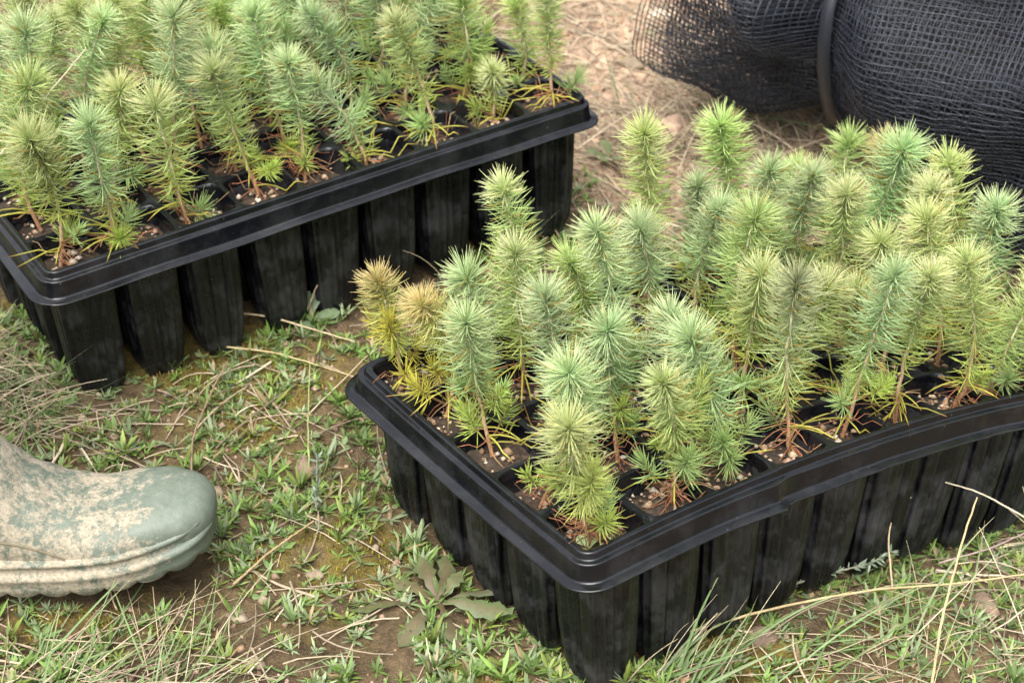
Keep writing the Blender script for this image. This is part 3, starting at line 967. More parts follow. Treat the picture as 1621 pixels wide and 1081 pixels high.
    for s, t_ in zip(ss, tt):
        zt = .047 - .002 * t_ - .016 * np.clip((t_ - .65) / .35, 0, 1) ** 2
        ring = V[np.argmin(np.abs(V[:, n // 2, 0] * .5 + V[:, 0, 0] * .5 - s))]
        side = ring[ring[:, 1] < 0]; j = np.argmin(np.abs(side[:, 2] - zt)); seam.append((s, side[j, 1], zt))
    seam = np.array(seam)
    for _ in range(6): seam[1:-1] = (seam[:-2] + seam[1:-1] * 2 + seam[2:]) / 4
    seam[:, 1] -= .0004
    sb = Bag(); sb.put(*tubes(seam[None], np.full((1, 40), .0007), 6, np.array([[.16, .13, .08]]), rng))
    add("seam", sb.mesh("seam", col_mat("seam_dirt", .8, .3, 300, 0, .2)), root)


boot()

# ------------------------------------------------------------------ bundle of black netting
NET_O = np.array([0.347, 1.645]); NET_A = norm(np.array([.857, -.514])); NET_N = np.array([NET_A[1], -NET_A[0]])  # NET_N points to the viewer


def net_surface(s, ph, lay=0.0):
    """s along the bundle (m), ph around (0 = towards the viewer, pi/2 up)"""
    s = np.asarray(s, float); ph = np.asarray(ph, float)
    pinch = 1 - .20 * np.exp(-(np.abs(s - .0) / .05) ** 1.4)
    lobe = np.where(s > 0, .178 + .02 * np.clip(s / .2, 0, 1), .160)
    fade = np.where(s < -.09, 1 - .30 * np.clip((-s - .09) / .13, 0, 1) ** 2, 1)
    r = lobe * pinch * fade
    # sagging folds
    fold = .016 * np.sin(ph * 2.1 - s * 9 + .6) + .011 * np.sin(ph * 3.7 + s * 17 + 1.0) + .006 * np.sin(ph * 7 - s * 31)
    over = .030 * np.exp(-((ph - (.05 + .9 * (s - .05))) / .30) ** 2) * np.clip(s / .06, 0, 1)      # slumped upper layer over the lower one
    over2 = .022 * np.exp(-((ph - (.25 - 2.2 * (s + .12))) / .22) ** 2) * np.clip(-s / .05, 0, 1)
    r = r + (fold + over + over2) * np.clip(np.abs(s) / .05, .15, 1) - lay
    out = r * np.cos(ph) * 1.02
    z = r * np.sin(ph) * .92
    gx_, gy_ = NET_O[0] + NET_A[0] * s + NET_N[0] * out, NET_O[1] + NET_A[1] * s + NET_N[1] * out
    zc = .165 - .03 * np.clip(np.abs(s) / .25, 0, 1) * 0
    g0 = plane_z(gx_, gy_)
    zz = g0 + np.maximum(zc + z, .006 + lay * .5 + .01 * (1 + np.sin(ph * 5 + s * 20)) * .3)
    return np.stack([gx_, gy_, zz], -1)


def net_grid(s0, s1, p0, p1, lay, skew, pitch, rng, rad):
    """two families of strands over the surface"""
    b = Bag()
    col = np.array([.026, .029, .039])
    ns = int((s1 - s0) / pitch); nph = int((p1 - p0) * .165 / pitch)
    # strands running round
    q = np.linspace(0, 1, 110)
    S = np.linspace(s0, s1, ns)
    PH = p0 + (p1 - p0) * q
    sg = S[:, None] + skew * .16 * (q[None] - .5) + .0012 * fbm(S[:, None] * 6, q[None] * 12, 2, 2)
    C = net_surface(sg, np.repeat(PH[None], ns, 0), lay + .0016 * vnoise(S[:, None] * 160, q[None] * 60))
    b.put(*tubes(C, np.full((1, 110), rad), 3, np.repeat(col[None], ns, 0) * rng.uniform(.8, 1.25, (ns, 1)), rng))
    # strands running along
    q = np.linspace(0, 1, 120)
    P = np.linspace(p0, p1, nph)
    pg = P[:, None] + skew * .9 * (q[None] - .5) + .008 * fbm(P[:, None] * 3, q[None] * 10, 2, 2)
    C = net_surface(np.repeat((s0 + (s1 - s0) * q)[None], nph, 0), pg, lay + .0016 * vnoise(P[:, None] * 40, q[None] * 60))
    b.put(*tubes(C, np.full((1, 120), rad), 3, np.repeat(col[None], nph, 0) * rng.uniform(.8, 1.25, (nph, 1)), rng))
    return b


def netting():
    base = np.array([NET_O[0], NET_O[1], float(plane_z(*NET_O))])
    root = empty("netting_bundle", base)
    tag(root, "bundle of black plastic mesh netting tied with a strap at the upper right", "netting")
    m, nt, bb, out = new_mat("black_net_plastic")
    n = noise(nt, 60, 3)
    r = ramp(nt, n.outputs[0], [(.3, (.8, .8, .8)), (.7, (1.25, 1.25, 1.25))])
    nt.links.new(mix(nt, 1.0, attr(nt), r.outputs[0], 'MULTIPLY'), bb.inputs["Base Color"])
    bb.inputs["Roughness"].default_value = .42
    rng = np.random.default_rng(21)
    for lay, sk, s0, s1, rad in ((0.0, .55, -.172, .40, .00055), (.008, -.45, -.160, .40, .00055), (.017, .6, -.140, .40, .0006)):
        g = net_grid(s0, s1, -1.75, 2.2, lay, sk, .0050, rng, rad)
        add("net_layer", g.mesh("net_layer", m, base), root)
    # the packed inner turns, seen only as darkness behind the outer ones
    m2, nt2, b2, _ = new_mat("packed_net"); b2.inputs["Base Color"].default_value = (.012, .0125, .014, 1); b2.inputs["Roughness"].default_value = .8
    S, P = np.meshgrid(np.linspace(-.135, .41, 70), np.linspace(0, 2 * np.pi, 70), indexing='ij')
    V = net_surface(S, P - 1.75, .030 + .004 * np.sin(P * 9) * np.sin(S * 60))
    # close the left end
    taper = np.clip((S + .135) / .05, 0, 1)[..., None]
    mid = V.mean(1, keepdims=True); V = mid + (V - mid) * (.25 + .75 * np.sqrt(taper))
    idx = np.arange(70 * 70).reshape(70, 70)
    F = np.stack([idx[:-1, :-1], idx[1:, :-1], idx[1:, 1:], idx[:-1, 1:]], -1).reshape(-1, 4)
    add("inner_turns", make_mesh("inner_turns", V.reshape(-1, 3) - base, F, m2), root)
    # strap
    m3, nt3, b3, _ = new_mat("strap_plastic"); b3.inputs["Base Color"].default_value = (.02, .022, .028, 1); b3.inputs["Roughness"].default_value = .33
    ph = np.linspace(-1.75, 4.5, 120)
    rows = []
    for ds, lf in ((-.0058, .0), (-.0057, -.0008), (0, -.0010), (.0057, -.0008), (.0058, .0)):
        rows.append(net_surface(np.full(120, 0.002), ph, -.009 + lf) + np.array([NET_A[0], NET_A[1], 0]) * ds)
    V = np.array(rows); idx = np.arange(V.shape[0] * 120).reshape(-1, 120)
    F = np.stack([idx[:-1, :-1], idx[:-1, 1:], idx[1:, 1:], idx[1:, :-1]], -1).reshape(-1, 4)
    add("strap", make_mesh("strap", V.reshape(-1, 3) - base, F, m3, smooth=False), root)


netting()

# ------------------------------------------------------------------ ground cover
STRAW_COLS = np.array([(.43, .35, .225), (.37, .295, .195), (.50, .42, .29), (.29, .225, .155), (.22, .165, .115), (.40, .31, .205)])
GREENS = np.array([(.155, .25, .05), (.18, .285, .065), (.20, .285, .10), (.26, .325, .17), (.225, .29, .06), (.115, .185, .05)])


def scatter(n, rng, dens, xr=(-.62, .66), yr=(.82, 1.98), margin=.0):
    X = rng.uniform(*xr, n); Y = rng.uniform(*yr, n)
    keep = rng.random(n) < dens(X, Y)
    keep &= ~under_tray(X, Y, -.02)
    # not inside the boot
    keep &= ~((X < -.205) & (np.abs(Y - (.988 + (X + .343) * .05)) < .034))
    return X[keep], Y[keep]


def far_right(x, y):
    return np.clip((y - 1.40) / .1, 0, 1) * np.clip((x + .02) / .06, 0, 1)


def lower_right(x, y):
    return np.clip((x - .12) / .1, 0, 1) * np.clip((1.15 - y) / .1, 0, 1)


def lay_straw(bag, X, Y, L, ang, rad, cols, rng, lift=.0015, arch=.0, K=6, sides=4):
    n = len(X)
    q = np.linspace(0, 1, K)[None]
    bend = rng.normal(0, .35, n)[:, None]
    a = ang[:, None] + bend * (q - .5)
    step = L[:, None] / (K - 1)
    px = X[:, None] + np.cumsum(np.cos(a) * step, 1) - step * np.cos(a); py = Y[:, None] + np.cumsum(np.sin(a) * step, 1) - step * np.sin(a)
    pz = gz(px, py)
    # a stem is stiff: straighten its height between the ground it touches
    flat = np.linspace(0, 1, K)[None] * (pz[:, -1:] - pz[:, :1]) + pz[:, :1]
    pz = np.maximum(flat, .4 * flat + .6 * pz) + lift * rng.uniform(.3, 2.5, n)[:, None] + (arch * rng.random(n))[:, None] * np.sin(q * np.pi * .9)
    ok = ~under_tray(px, py, -.001).any(1)
    px, py, pz, rad, cols, n = px[ok], py[ok], pz[ok], rad[ok], cols[ok], int(ok.sum())
    R = rad[:, None] * np.linspace(1, .55, K)[None]
    bag.put(*tubes(np.stack([px, py, pz], -1), R, sides, cols, rng))


rng = np.random.default_rng(77)
# straw litter
sb = Bag()
def straw_d(x, y):
    d = .16 + .32 * np.clip(fbm(x, y, 6, 3), 0, 1) + 1.1 * far_right(x, y) * np.clip(.55 + fbm(x + 9, y, 9, 2), 0, 1) + .12 * lower_right(x, y)
    d += .8 * np.exp(-((x + .36) / .10) ** 2 - ((y - 1.17) / .10) ** 2) + (.3) * np.exp(-((x + .25) / .13) ** 2 - ((y - .91) / .035) ** 2)
    d += .5 * np.exp(-((x + .24) / .06) ** 2 - ((y - 1.2) / .03) ** 2)
    return d
X, Y = scatter(12000, rng, straw_d)
n = len(X)
lay_straw(sb, X, Y, rng.gamma(3, .012, n) + .012, rng.uniform(0, 6.28, n), rng.gamma(6, .00008, n) + .00022, STRAW_COLS[rng.integers(0, 6, n)] * rng.uniform(.7, 1.15, (n, 1)), rng, arch=.004)
X, Y = scatter(30000, rng, lambda x, y: .30 + .25 * far_right(x, y) + .4 * fbm(x + 3, y, 12, 2))
n = len(X)
lay_straw(sb, X, Y, rng.uniform(.004, .016, n), rng.uniform(0, 6.28, n), rng.uniform(.00025, .0006, n), np.array([(.16, .11, .075), (.24, .17, .11), (.34, .26, .17), (.12, .085, .06), (.42, .33, .22)])[rng.integers(0, 5, n)] * rng.uniform(.7, 1.15, (n, 1)), rng, lift=.001, K=3, sides=3)
tag(add("straw_litter", sb.mesh("straw_litter", M_STRAW)), "dry straw and dead grass scattered over the soil", "straw", kind="stuff")
# gravel and crumbs of earth
gb = Bag()
X, Y = scatter(26000, rng, lambda x, y: .35 + .5 * far_right(x, y))
n = len(X)
PEB = np.array([(.42, .29, .19), (.36, .23, .14), (.46, .35, .25), (.28, .18, .11), (.50, .36, .26)])
sz = rng.gamma(1.8, .0007, n) + .0005
gb.put(*rocks(np.stack([X, Y, gz(X, Y) + sz * .1], -1), sz, PEB[rng.integers(0, 5, n)] * rng.uniform(.35, .9, (n, 1)) * (1 + .5 * far_right(X, Y))[:, None], rng))
X, Y = scatter(900, rng, lambda x, y: .30 * far_right(x, y)); n = len(X)
sz = rng.gamma(2.5, .0016, n) + .002
gb.put(*rocks(np.stack([X, Y, gz(X, Y) + sz * .05], -1), sz, PEB[rng.integers(0, 5, n)] * rng.uniform(.8, 1.25, (n, 1)), rng))
tag(add("earth_crumbs", gb.mesh("earth_crumbs", M_GRIT, smooth=False)), "crumbs of earth and fine gravel on the ground", "gravel", kind="stuff")


def green_d(x, y):
    d = .80 + .6 * fbm(x + 1.3, y + 4.4, 11, 3)
    d = np.clip(d, .05, 1) * (1 - .93 * far_right(x, y)) * (1 - .15 * lower_right(x, y))
    d *= 1 - .9 * np.clip((y - 1.5) / .1, 0, 1)
    return d


def rosettes(bag, X, Y, rng, lo=.008, hi=.022, wid=(.10, .17), leaves=(5, 9), up=(.15, 1.0), cols=None, K=3, zoff=.0005):
    Z = gz(X, Y)
    for nl in range(leaves[0], leaves[1] + 1):
        sel = rng.integers(leaves[0], leaves[1] + 1, len(X)) == nl
        if not sel.any(): continue
        x, y, z = X[sel], Y[sel], Z[sel]; m = len(x)
        a = rng.uniform(0, 6.28, (m, 1)) + np.arange(nl)[None] * 6.283 / nl + rng.normal(0, .35, (m, nl))
        L = rng.uniform(lo, hi, (m, 1)) * rng.uniform(.6, 1.1, (m, nl))
        el = rng.uniform(*up, (m, nl))
        a, L, el = a.ravel(), L.ravel(), el.ravel()
        P = np.repeat(np.stack([x, y, z + zoff], -1), nl, 0)
        q = np.linspace(0, 1, K)[None]
        arch = rng.uniform(.2, .8, len(a))[:, None]
        hor = L[:, None] * q * np.cos(el)[:, None] * 1.0
        ver = L[:, None] * (np.sin(el)[:, None] * q - arch * .6 * q ** 2 * np.sin(el)[:, None])
        C = np.stack([P[:, None, 0] + np.cos(a)[:, None] * hor, P[:, None, 1] + np.sin(a)[:, None] * hor, P[:, None, 2] + ver], -1)
        shape = np.interp(np.linspace(0, 1, K), [0, .35, .5, .65, 1], [.35, .9, 1.0, 1.0, .06])
        W = L[:, None] * rng.uniform(*wid, len(a))[:, None] * shape[None]
        base = (cols if cols is not None else GREENS)
        c = base[np.repeat(rng.integers(0, len(base), m), nl)] * np.repeat(rng.uniform(.6, 1.15, (m, 1)), nl, 0) * rng.uniform(.8, 1.15, (len(a), 1))
        dead = rng.random(len(a)) < .07; c[dead] = np.array([.34, .25, .13]) * rng.uniform(.6, 1.1, (int(dead.sum()), 1))
        cc = c[:, None] * np.linspace(.85, 1.12, K)[None, :, None]
        bag.put(*ribbons(C, W, np.stack([-np.sin(a), np.cos(a), 0 * a], -1), cc, .28))


wb = Bag()
X, Y = scatter(28000, rng, green_d)
rosettes(wb, X, Y, rng, lo=.005, hi=.0145, wid=(.07, .13))
X, Y = scatter(7000, rng, green_d)                       # upright narrow sprigs
rosettes(wb, X, Y, rng, lo=.010, hi=.025, wid=(.05, .09), leaves=(4, 7), up=(.6, 1.4))
X, Y = scatter(4500, rng, lambda x, y: green_d(x, y) * .8)   # little round-leaved seedlings
rosettes(wb, X, Y, rng, lo=.006, hi=.011, wid=(.32, .42), leaves=(2, 5), up=(.1, .6), cols=np.array([(.14, .22, .06), (.20, .28, .11), (.24, .29, .15)]))
tag(add("ground_weeds", wb.mesh("ground_weeds", M_WEED)), "low green weeds and grass sprouts covering the ground", "weeds", kind="stuff")
# moss cushions: tufts of very short upright points
mb = Bag()
X = rng.uniform(-.5, .5, 26000); Y = rng.uniform(.84, 1.42, 26000)
keep = (rng.random(len(X)) < moss_mask(X, Y) * 1.1 - .25) & ~under_tray(X, Y, -.02)
X, Y = X[keep], Y[keep]; n = len(X)
Z = gz(X, Y); d = rng.normal(0, .35, (n, 2)); L = rng.uniform(.0018, .0042, n)
C = np.stack([np.stack([X, Y, Z - .0005], -1), np.stack([X + d[:, 0] * L * .5, Y + d[:, 1] * L * .5, Z + L * .6], -1), np.stack([X + d[:, 0] * L, Y + d[:, 1] * L, Z + L], -1)], 1)
MOSS = np.array([(.25, .23, .025), (.19, .19, .03), (.30, .25, .03), (.20, .13, .03)])
mb.put(*tubes(C, np.array([[.0008, .0007, .0002]]), 3, MOSS[rng.integers(0, 4, n)] * rng.uniform(.7, 1.2, (n, 1)), rng))
tag(add("moss", mb.mesh("moss", M_WEED)), "yellow-green moss patches on the bare soil", "moss", kind="stuff")


# ------------------------------------------------------------------ single plants
def tuft(label, x, y, n_green, n_dry, Lr, ang, spread, lean, rng, w=.00065, name="grass_tuft", r0=.02, dryr=.00055, lab2=None):
    z = float(gz(np.array([x]), np.array([y]))[0]); base = np.array([x, y, z])
    root = empty(name, base); tag(root, label, "grass", "grass tufts")
    for kind, n in (("green_blades", n_green), ("dry_blades", n_dry)):
        if not n: continue
        b = Bag(); K = 8
        q = np.linspace(0, 1, K)[None]
        px = x + rng.normal(0, r0, n); py = y + rng.normal(0, r0, n)
        a = ang + rng.normal(0, spread, n); L = rng.uniform(*Lr, n)
        el = np.clip(rng.normal(lean, .28, n), .05, 1.5)
        dr = rng.uniform(.1, .9, n)[:, None]
        hor = L[:, None] * (q * np.cos(el)[:, None] + .25 * dr * q ** 2); ver = L[:, None] * (q * np.sin(el)[:, None] - dr * .45 * q ** 2)
        side = (rng.normal(0, .10, n) * L)[:, None] * q ** 2
        C = np.stack([px[:, None] + np.cos(a)[:, None] * hor - np.sin(a)[:, None] * side, py[:, None] + np.sin(a)[:, None] * hor + np.cos(a)[:, None] * side, gz(px, py)[:, None] + ver - .001], -1)
        C[..., 2] = np.maximum(C[..., 2], base_z(C[..., 0], C[..., 1]) + .002)
        ok = ~(under_tray(C[..., 0], C[..., 1], -.006) & (C[..., 2] < base_z(C[..., 0], C[..., 1]) + .11)).any(1); C, a, n = C[ok], a[ok], int(ok.sum())
        if n == 0: continue
        if kind == "green_blades":
            c = np.array([(.12, .19, .06), (.16, .24, .09), (.20, .25, .12)])[rng.integers(0, 3, n)] * rng.uniform(.8, 1.2, (n, 1))
            cc = c[:, None] * np.ones((1, K, 1)); cc[:, -2:] = cc[:, -2:] * .5 + np.array([.45, .36, .2]) * .5
            W = w * rng.uniform(.6, 1.3, n)[:, None] * np.array([.8, 1, 1, .95, .85, .65, .4, .08])[None]
            b.put(*ribbons(C, W, np.stack([-np.sin(a), np.cos(a), rng.normal(0, .4, n)], -1), cc, .3))
            add(kind, b.mesh(kind, M_WEED, base), root)
        else:
            c = STRAW_COLS[rng.integers(0, 6, n)] * rng.uniform(.8, 1.15, (n, 1))
            b.put(*tubes(C, dryr * rng.uniform(.6, 1.3, n)[:, None] * np.linspace(1, .35, K)[None], 4, c, rng))
            add(kind, b.mesh(kind, M_STRAW, base), root)
    return root


rng = np.random.default_rng(91)
tuft("straw-coloured grass tuft at the lower left corner below the boot", -.285, .872, 30, 26, (.04, .11), .5, .55, .45, rng, r0=.022)
tuft("green and straw grass tuft at the bottom left, right of the corner", -.215, .882, 24, 18, (.04, .10), .7, .7, .5, rng, r0=.016)
tuft("dry grass tuft at the left edge beside the far tray", -.385, 1.205, 110, 150, (.04, .085), -.35, .7, .6, rng, r0=.024)
tuft("dry grass tuft at the left edge above the boot", -.375, 1.150, 70, 90, (.04, .09), .1, .7, .5, rng, r0=.022)
tuft("green grass tuft at the foot of the near tray's front corner", .098, .905, 46, 26, (.04, .085), .75, .5, .75, rng, w=.0010, r0=.016)
tuft("straw grass tuft at the lower right, right of the green one", .175, .915, 16, 15, (.06, .15), .35, .4, .3, rng, r0=.02)
tuft("dry grass tuft at the lower right beside the tall straw stem", .285, .945, 12, 16, (.06, .15), 1.3, 1.0, .55, rng, r0=.018)
tuft("dry grass tuft at the right edge below the near tray", .345, 1.0, 12, 18, (.06, .15), 2.2, 1.0, .5, rng, r0=.022)
tuft("thin grass tuft between the two trays, nearer the middle", -.080, 1.328, 20, 16, (.05, .10), 1.0, 1.2, 1.15, rng, w=.0009, r0=.022)
tuft("thin grass tuft behind the near tray, below the far tray's end", -.030, 1.368, 30, 24, (.05, .09), 1.2, 1.3, 1.0, rng, w=.0010, r0=.024)
tuft("few green grass blades in front of the netting strap", .318, 1.655, 6, 2, (.06, .10), 2.0, .3, 1.0, rng, w=.0012, r0=.007)
tuft("dry grass clump between the netting and the near tray", .235, 1.635, 30, 240, (.05, .13), 3.0, 1.3, .3, rng, r0=.045, dryr=.0008)
tuft("dry grass clump left of the netting", .145, 1.60, 10, 170, (.05, .12), 2.4, 1.4, .3, rng, r0=.04, dryr=.0008)


def leaf_blade(base, ang, L, W, el, arch, c0, c1, rng, K=10, wave=.0, notch=.0, fold=.22):
    q = np.linspace(0, 1, K)
    hor = L * q * math.cos(el); ver = L * (math.sin(el) * q - arch * q ** 2)
    s = rng.normal(0, .12) * L * q ** 2
    C = np.stack([base[0] + math.cos(ang) * hor - math.sin(ang) * s, base[1] + math.sin(ang) * hor + math.cos(ang) * s, base[2] + ver], -1)
    C[:, 2] += wave * np.sin(q * 9 + rng.uniform(0, 6)) * L
    C[:, 2] = np.maximum(C[:, 2], base_z(C[:, 0], C[:, 1]) + .003)
    w = np.interp(q, [0, .12, .5, .72, .9, 1], [.14, .22, .75, 1.0, .62, .04]) * W * (1 + notch * np.sign(np.sin(q * 26)))
    cc = np.asarray(c0)[None] * (1 - q[:, None]) + np.asarray(c1)[None] * q[:, None]
    v, f, c = ribbons(C[None], w[None], np.array([[-math.sin(ang), math.cos(ang), rng.normal(0, .25)]]), cc[None], fold)
    if notch: c.reshape(-1, 3, 3)[:, 1] = c.reshape(-1, 3, 3)[:, 1] * .6 + np.array([.20, .10, .07]) * .4   # reddish midrib
    return v, f, c


def leafy(name, label, x, y, leaves, cat="weed", seed=1, h=.002):
    rng = np.random.default_rng(seed)
    z = float(gz(np.array([x]), np.array([y]))[0]) + h; base = np.array([x, y, z])
    root = empty(name, base); tag(root, label, cat)
    for (ang, L, W, el, arch, c0, c1, wave, notch) in leaves:
        b = Bag(); b.put(*leaf_blade(base, ang, L, W, el, arch, c0, c1, rng, wave=wave, notch=notch))
        add("leaf", b.mesh("leaf", M_WEED, base), root)


dg, dp = (.105, .085, .045), (.105, .16, .055)
leafy("broadleaf_weed", "flat rosette weed with dark toothed leaves left of the near tray's pots", -.049, .972,
      [(3.35, 0.0630, 0.0078, .22, .2, dg, dp, .03, .2), (4.15, 0.0521, 0.0078, .15, .12, dg, (.12, .15, .07), .03, .2), (5.1, 0.0487, 0.0078, .12, .1, dg, (.14, .165, .08), .03, .2),
       (5.95, 0.0521, 0.0074, .25, .2, (.11, .14, .06), dp, .03, .2), (.25, 0.0487, 0.0067, .2, .15, (.12, .14, .07), (.19, .23, .13), .03, .2), (1.2, 0.0437, 0.0070, .35, .25, dg, (.11, .15, .06), .03, .2),
       (1.95, 0.0462, 0.0070, .4, .25, dg, (.10, .145, .055), .03, .2), (2.65, 0.0403, 0.0067, .3, .2, dg, (.12, .16, .06), .03, .2), (.85, 0.0336, 0.0059, .5, .3, (.13, .16, .07), (.16, .21, .09), .03, .2)], seed=4)
og = (.17, .235, .125)
leafy("oval_leaf_weed", "small weed with four pale oval leaves beside the far tray's pots", -.158, 1.262,
      [(2.7, .034, .0072, .55, .35, og, (.20, .27, .15), 0, 0), (1.35, .032, .0078, 1.05, .3, og, (.21, .28, .16), 0, 0), (.25, .027, .0074, .5, .3, og, (.19, .26, .14), 0, 0), (4.6, .02, .006, .5, .3, og, og, 0, 0)], seed=5)
leafy("small_leaf_weed", "green leafy weed on bare soil between far tray and netting", .088, 1.545,
      [(a, .03, .0065, .8, .4, (.10, .15, .06), (.14, .21, .08), 0, .05) for a in (.4, 1.7, 3.0, 4.2, 5.4)], seed=6)
leafy("netting_side_weed", "tiny green weed in front of the netting bundle", .212, 1.668,
      [(a, .024, .005, 1.0, .4, (.13, .20, .06), (.18, .27, .09), 0, 0) for a in (.2, 1.6, 3.2, 4.7)], seed=7)
leafy("lobed_leaf_weed", "bright green lobed weed at the foot of the near tray's corner pots", .066, .985,
      [(a, .026, .007, .6, .3, (.09, .17, .04), (.13, .24, .06), .03, .15) for a in (2.4, 3.3, 4.2, 5.0)], seed=8)


def cell_weed(name, label, k, u, v, dx, dy, leaves, seed):
    rng = np.random.default_rng(seed)
    base = warp(k, (u + .5) * PITCH_CELL + dx, (v + .5) * PITCH_CELL + dy, SOIL_Z[(k, u, v)])
    root = empty(name, base); tag(root, label, "weed")
    for (ang, L, W, el, arch, c0, c1) in leaves:
        b = Bag(); b.put(*leaf_blade(base, ang, L, W, el, arch, c0, c1, rng)); add("leaf", b.mesh("leaf", M_WEED, base), root)


cell_weed("cell_weed", "weed with upright green and reddish oval leaves in the far tray", 2, 6, 1, .012, -.006,
          [(1.2, .034, .006, 1.3, .25, (.22, .33, .07), (.26, .38, .09)), (3.4, .024, .006, .5, .3, (.33, .17, .13), (.38, .21, .15)), (.1, .022, .0045, .35, .2, (.24, .36, .08), (.28, .4, .1))], 31)
cell_weed("sprouting_weed", "tiny sprout with round yellow-green leaves in the near tray's corner cell", 1, 0, 0, -.008, -.004,
          [(3.9, .011, .0042, .5, .3, (.42, .44, .12), (.48, .5, .15)), (2.2, .013, .0045, .7, .3, (.33, .42, .16), (.38, .47, .2)), (.6, .010, .003, .9, .3, (.30, .40, .16), (.36, .45, .2))], 32)


def silvery(name, label, P, rng):
    """trailing stem with many small grey-green leaves"""
    P = np.array(P, float); z0 = gz(P[:, 0], P[:, 1]); C = np.c_[P[:, :2], z0 + P[:, 2]]
    t = np.linspace(0, 1, 40); tt = np.linspace(0, 1, len(C))
    C = np.stack([np.interp(t, tt, C[:, j]) for j in range(3)], -1)
    for _ in range(4): C[1:-1] = (C[:-2] + 2 * C[1:-1] + C[2:]) / 4
    base = C[0]
    root = empty(name, base); tag(root, label, "weed")
    b = Bag(); b.put(*tubes(C[None], np.linspace(.0011, .0005, 40)[None], 5, np.array([[.22, .22, .15]]), rng)); add("stem", b.mesh("stem", M_STEM, base), root)
    b = Bag(); n = int(30 + 600 * np.linalg.norm(C[-1] - C[0])); i = rng.integers(2, 40, n); Pn = C[i]; T = norm(np.gradient(C, axis=0))[i]
    L = rng.uniform(.004, .0075, n); d = norm(T * .7 + rng.normal(0, .6, (n, 3)))
    q = np.linspace(0, 1, 4)[None, :, None]
    CC = Pn[:, None] + d[:, None] * L[:, None, None] * q
    W = L[:, None] * .13 * np.array([.4, 1, .9, .1])[None]
    b.put(*ribbons(CC, W, np.cross(d, rng.normal(size=(n, 3))), np.array([.22, .275, .19]) * rng.uniform(.75, 1.15, (n, 1)), .2))
    add("leaves", b.mesh("leaves", M_WEED, base), root)


silvery("trailing_weed", "grey-green trailing weed along the foot of the near tray", [(.12, .962, .004), (.165, .982, .008), (.21, 1.0, .014), (.245, 1.015, .018), (.262, 1.025, .026)], rng)
silvery("silvery_sprig", "short silvery sprig standing left of the near tray", [(-.138, 1.062, .002), (-.137, 1.068, .02), (-.136, 1.072, .042)], rng)


# ------------------------------------------------------------------ long single straws and twigs
def stem_thing(name, label, pts, r, col, cat="straw", side=()):
    P = np.array(pts, float); z0 = base_z(P[:, 0], P[:, 1]); C = np.c_[P[:, :2], z0 + P[:, 2] + .004]
    K = 26; t = np.linspace(0, 1, K); tt = np.linspace(0, 1, len(C))
    C = np.stack([np.interp(t, tt, C[:, j]) for j in range(3)], -1)
    for _ in range(5): C[1:-1] = (C[:-2] + 2 * C[1:-1] + C[2:]) / 4
    rg = np.random.default_rng(abs(hash(label)) % 1000 if False else len(label) * 7 + int(1000 * abs(P[0, 0])))
    C[1:-1] += rg.normal(0, .00012, (K - 2, 3))
    b = Bag(); cc = np.array(col)[None, None] * rg.uniform(.85, 1.15, (1, K, 1))
    b.put(*tubes(C[None], np.linspace(r, r * .5, K)[None], 5, np.broadcast_to(cc, (1, K, 3)), rg))
    for (i, dx, dy, dz) in side:
        S = np.linspace(0, 1, 6)[:, None]; e = C[i] + np.array([dx, dy, dz]); mid = (C[i] + e) / 2 + rg.normal(0, .004, 3)
        D = (1 - S) ** 2 * C[i] + 2 * S * (1 - S) * mid + S ** 2 * e
        b.put(*tubes(D[None], np.linspace(r * .55, r * .25, 6)[None], 4, np.array([col]), rg))
    o = add(name, b.mesh(name, M_STRAW, C[0]), loc=C[0]); tag(o, label, cat, "loose straws and twigs"); return o


TAN, GOLD, BRN, PALE = (.42, .335, .20), (.44, .345, .175), (.22, .155, .10), (.48, .41, .29)
stem_thing("straw_stem", "long tan straw reaching from the far tray's pots toward the near tray", [(-.263, 1.262, .012), (-.19, 1.248, .014), (-.12, 1.222, .012)], .0011, TAN)
stem_thing("straw_stem", "golden straw lying just below the longest one, ending at the near tray", [(-.235, 1.225, .004), (-.18, 1.215, .005), (-.118, 1.195, .006)], .0009, GOLD)
stem_thing("bent_straw", "pale straw bent to the ground against the far tray's third pot", [(-.272, 1.288, .045), (-.262, 1.270, .025), (-.252, 1.256, .004)], .0008, PALE)
stem_thing("brown_twig", "brown dead twig curving up the open ground above the boot toe", [(-.226, 1.075, .003), (-.232, 1.12, .004), (-.222, 1.17, .008), (-.214, 1.195, .012)], .0010, BRN)
stem_thing("brown_twig", "thin brown twig on the moss in front of the boot toe", [(-.186, .978, .002), (-.165, 1.01, .004), (-.138, 1.045, .006)], .0011, (.36, .25, .14))
stem_thing("green_stalk", "upright pale green stalk on open ground between boot and near tray", [(-.146, 1.10, .0), (-.147, 1.12, .03), (-.145, 1.14, .065)], .0010, (.24, .28, .10), "grass")
stem_thing("golden_straw", "very long golden straw arching across the lower right corner", [(.085, .925, .006), (.16, .955, .012), (.24, .985, .016), (.31, 1.0, .022), (.40, 1.03, .03)], .0012, GOLD)
stem_thing("golden_straw", "tall upright golden straw at the lower right", [(.276, .93, .0), (.283, .955, .03), (.30, .99, .075), (.307, 1.0, .095)], .0011, GOLD)
stem_thing("branching_straw", "pale branching straw against the pots at the right edge", [(.40, 1.04, .03), (.36, 1.05, .05), (.325, 1.055, .062), (.29, 1.06, .064)], .0010, PALE, side=((8, -.01, 0, .03), (12, .02, 0, -.02), (5, .012, .0, .03)))
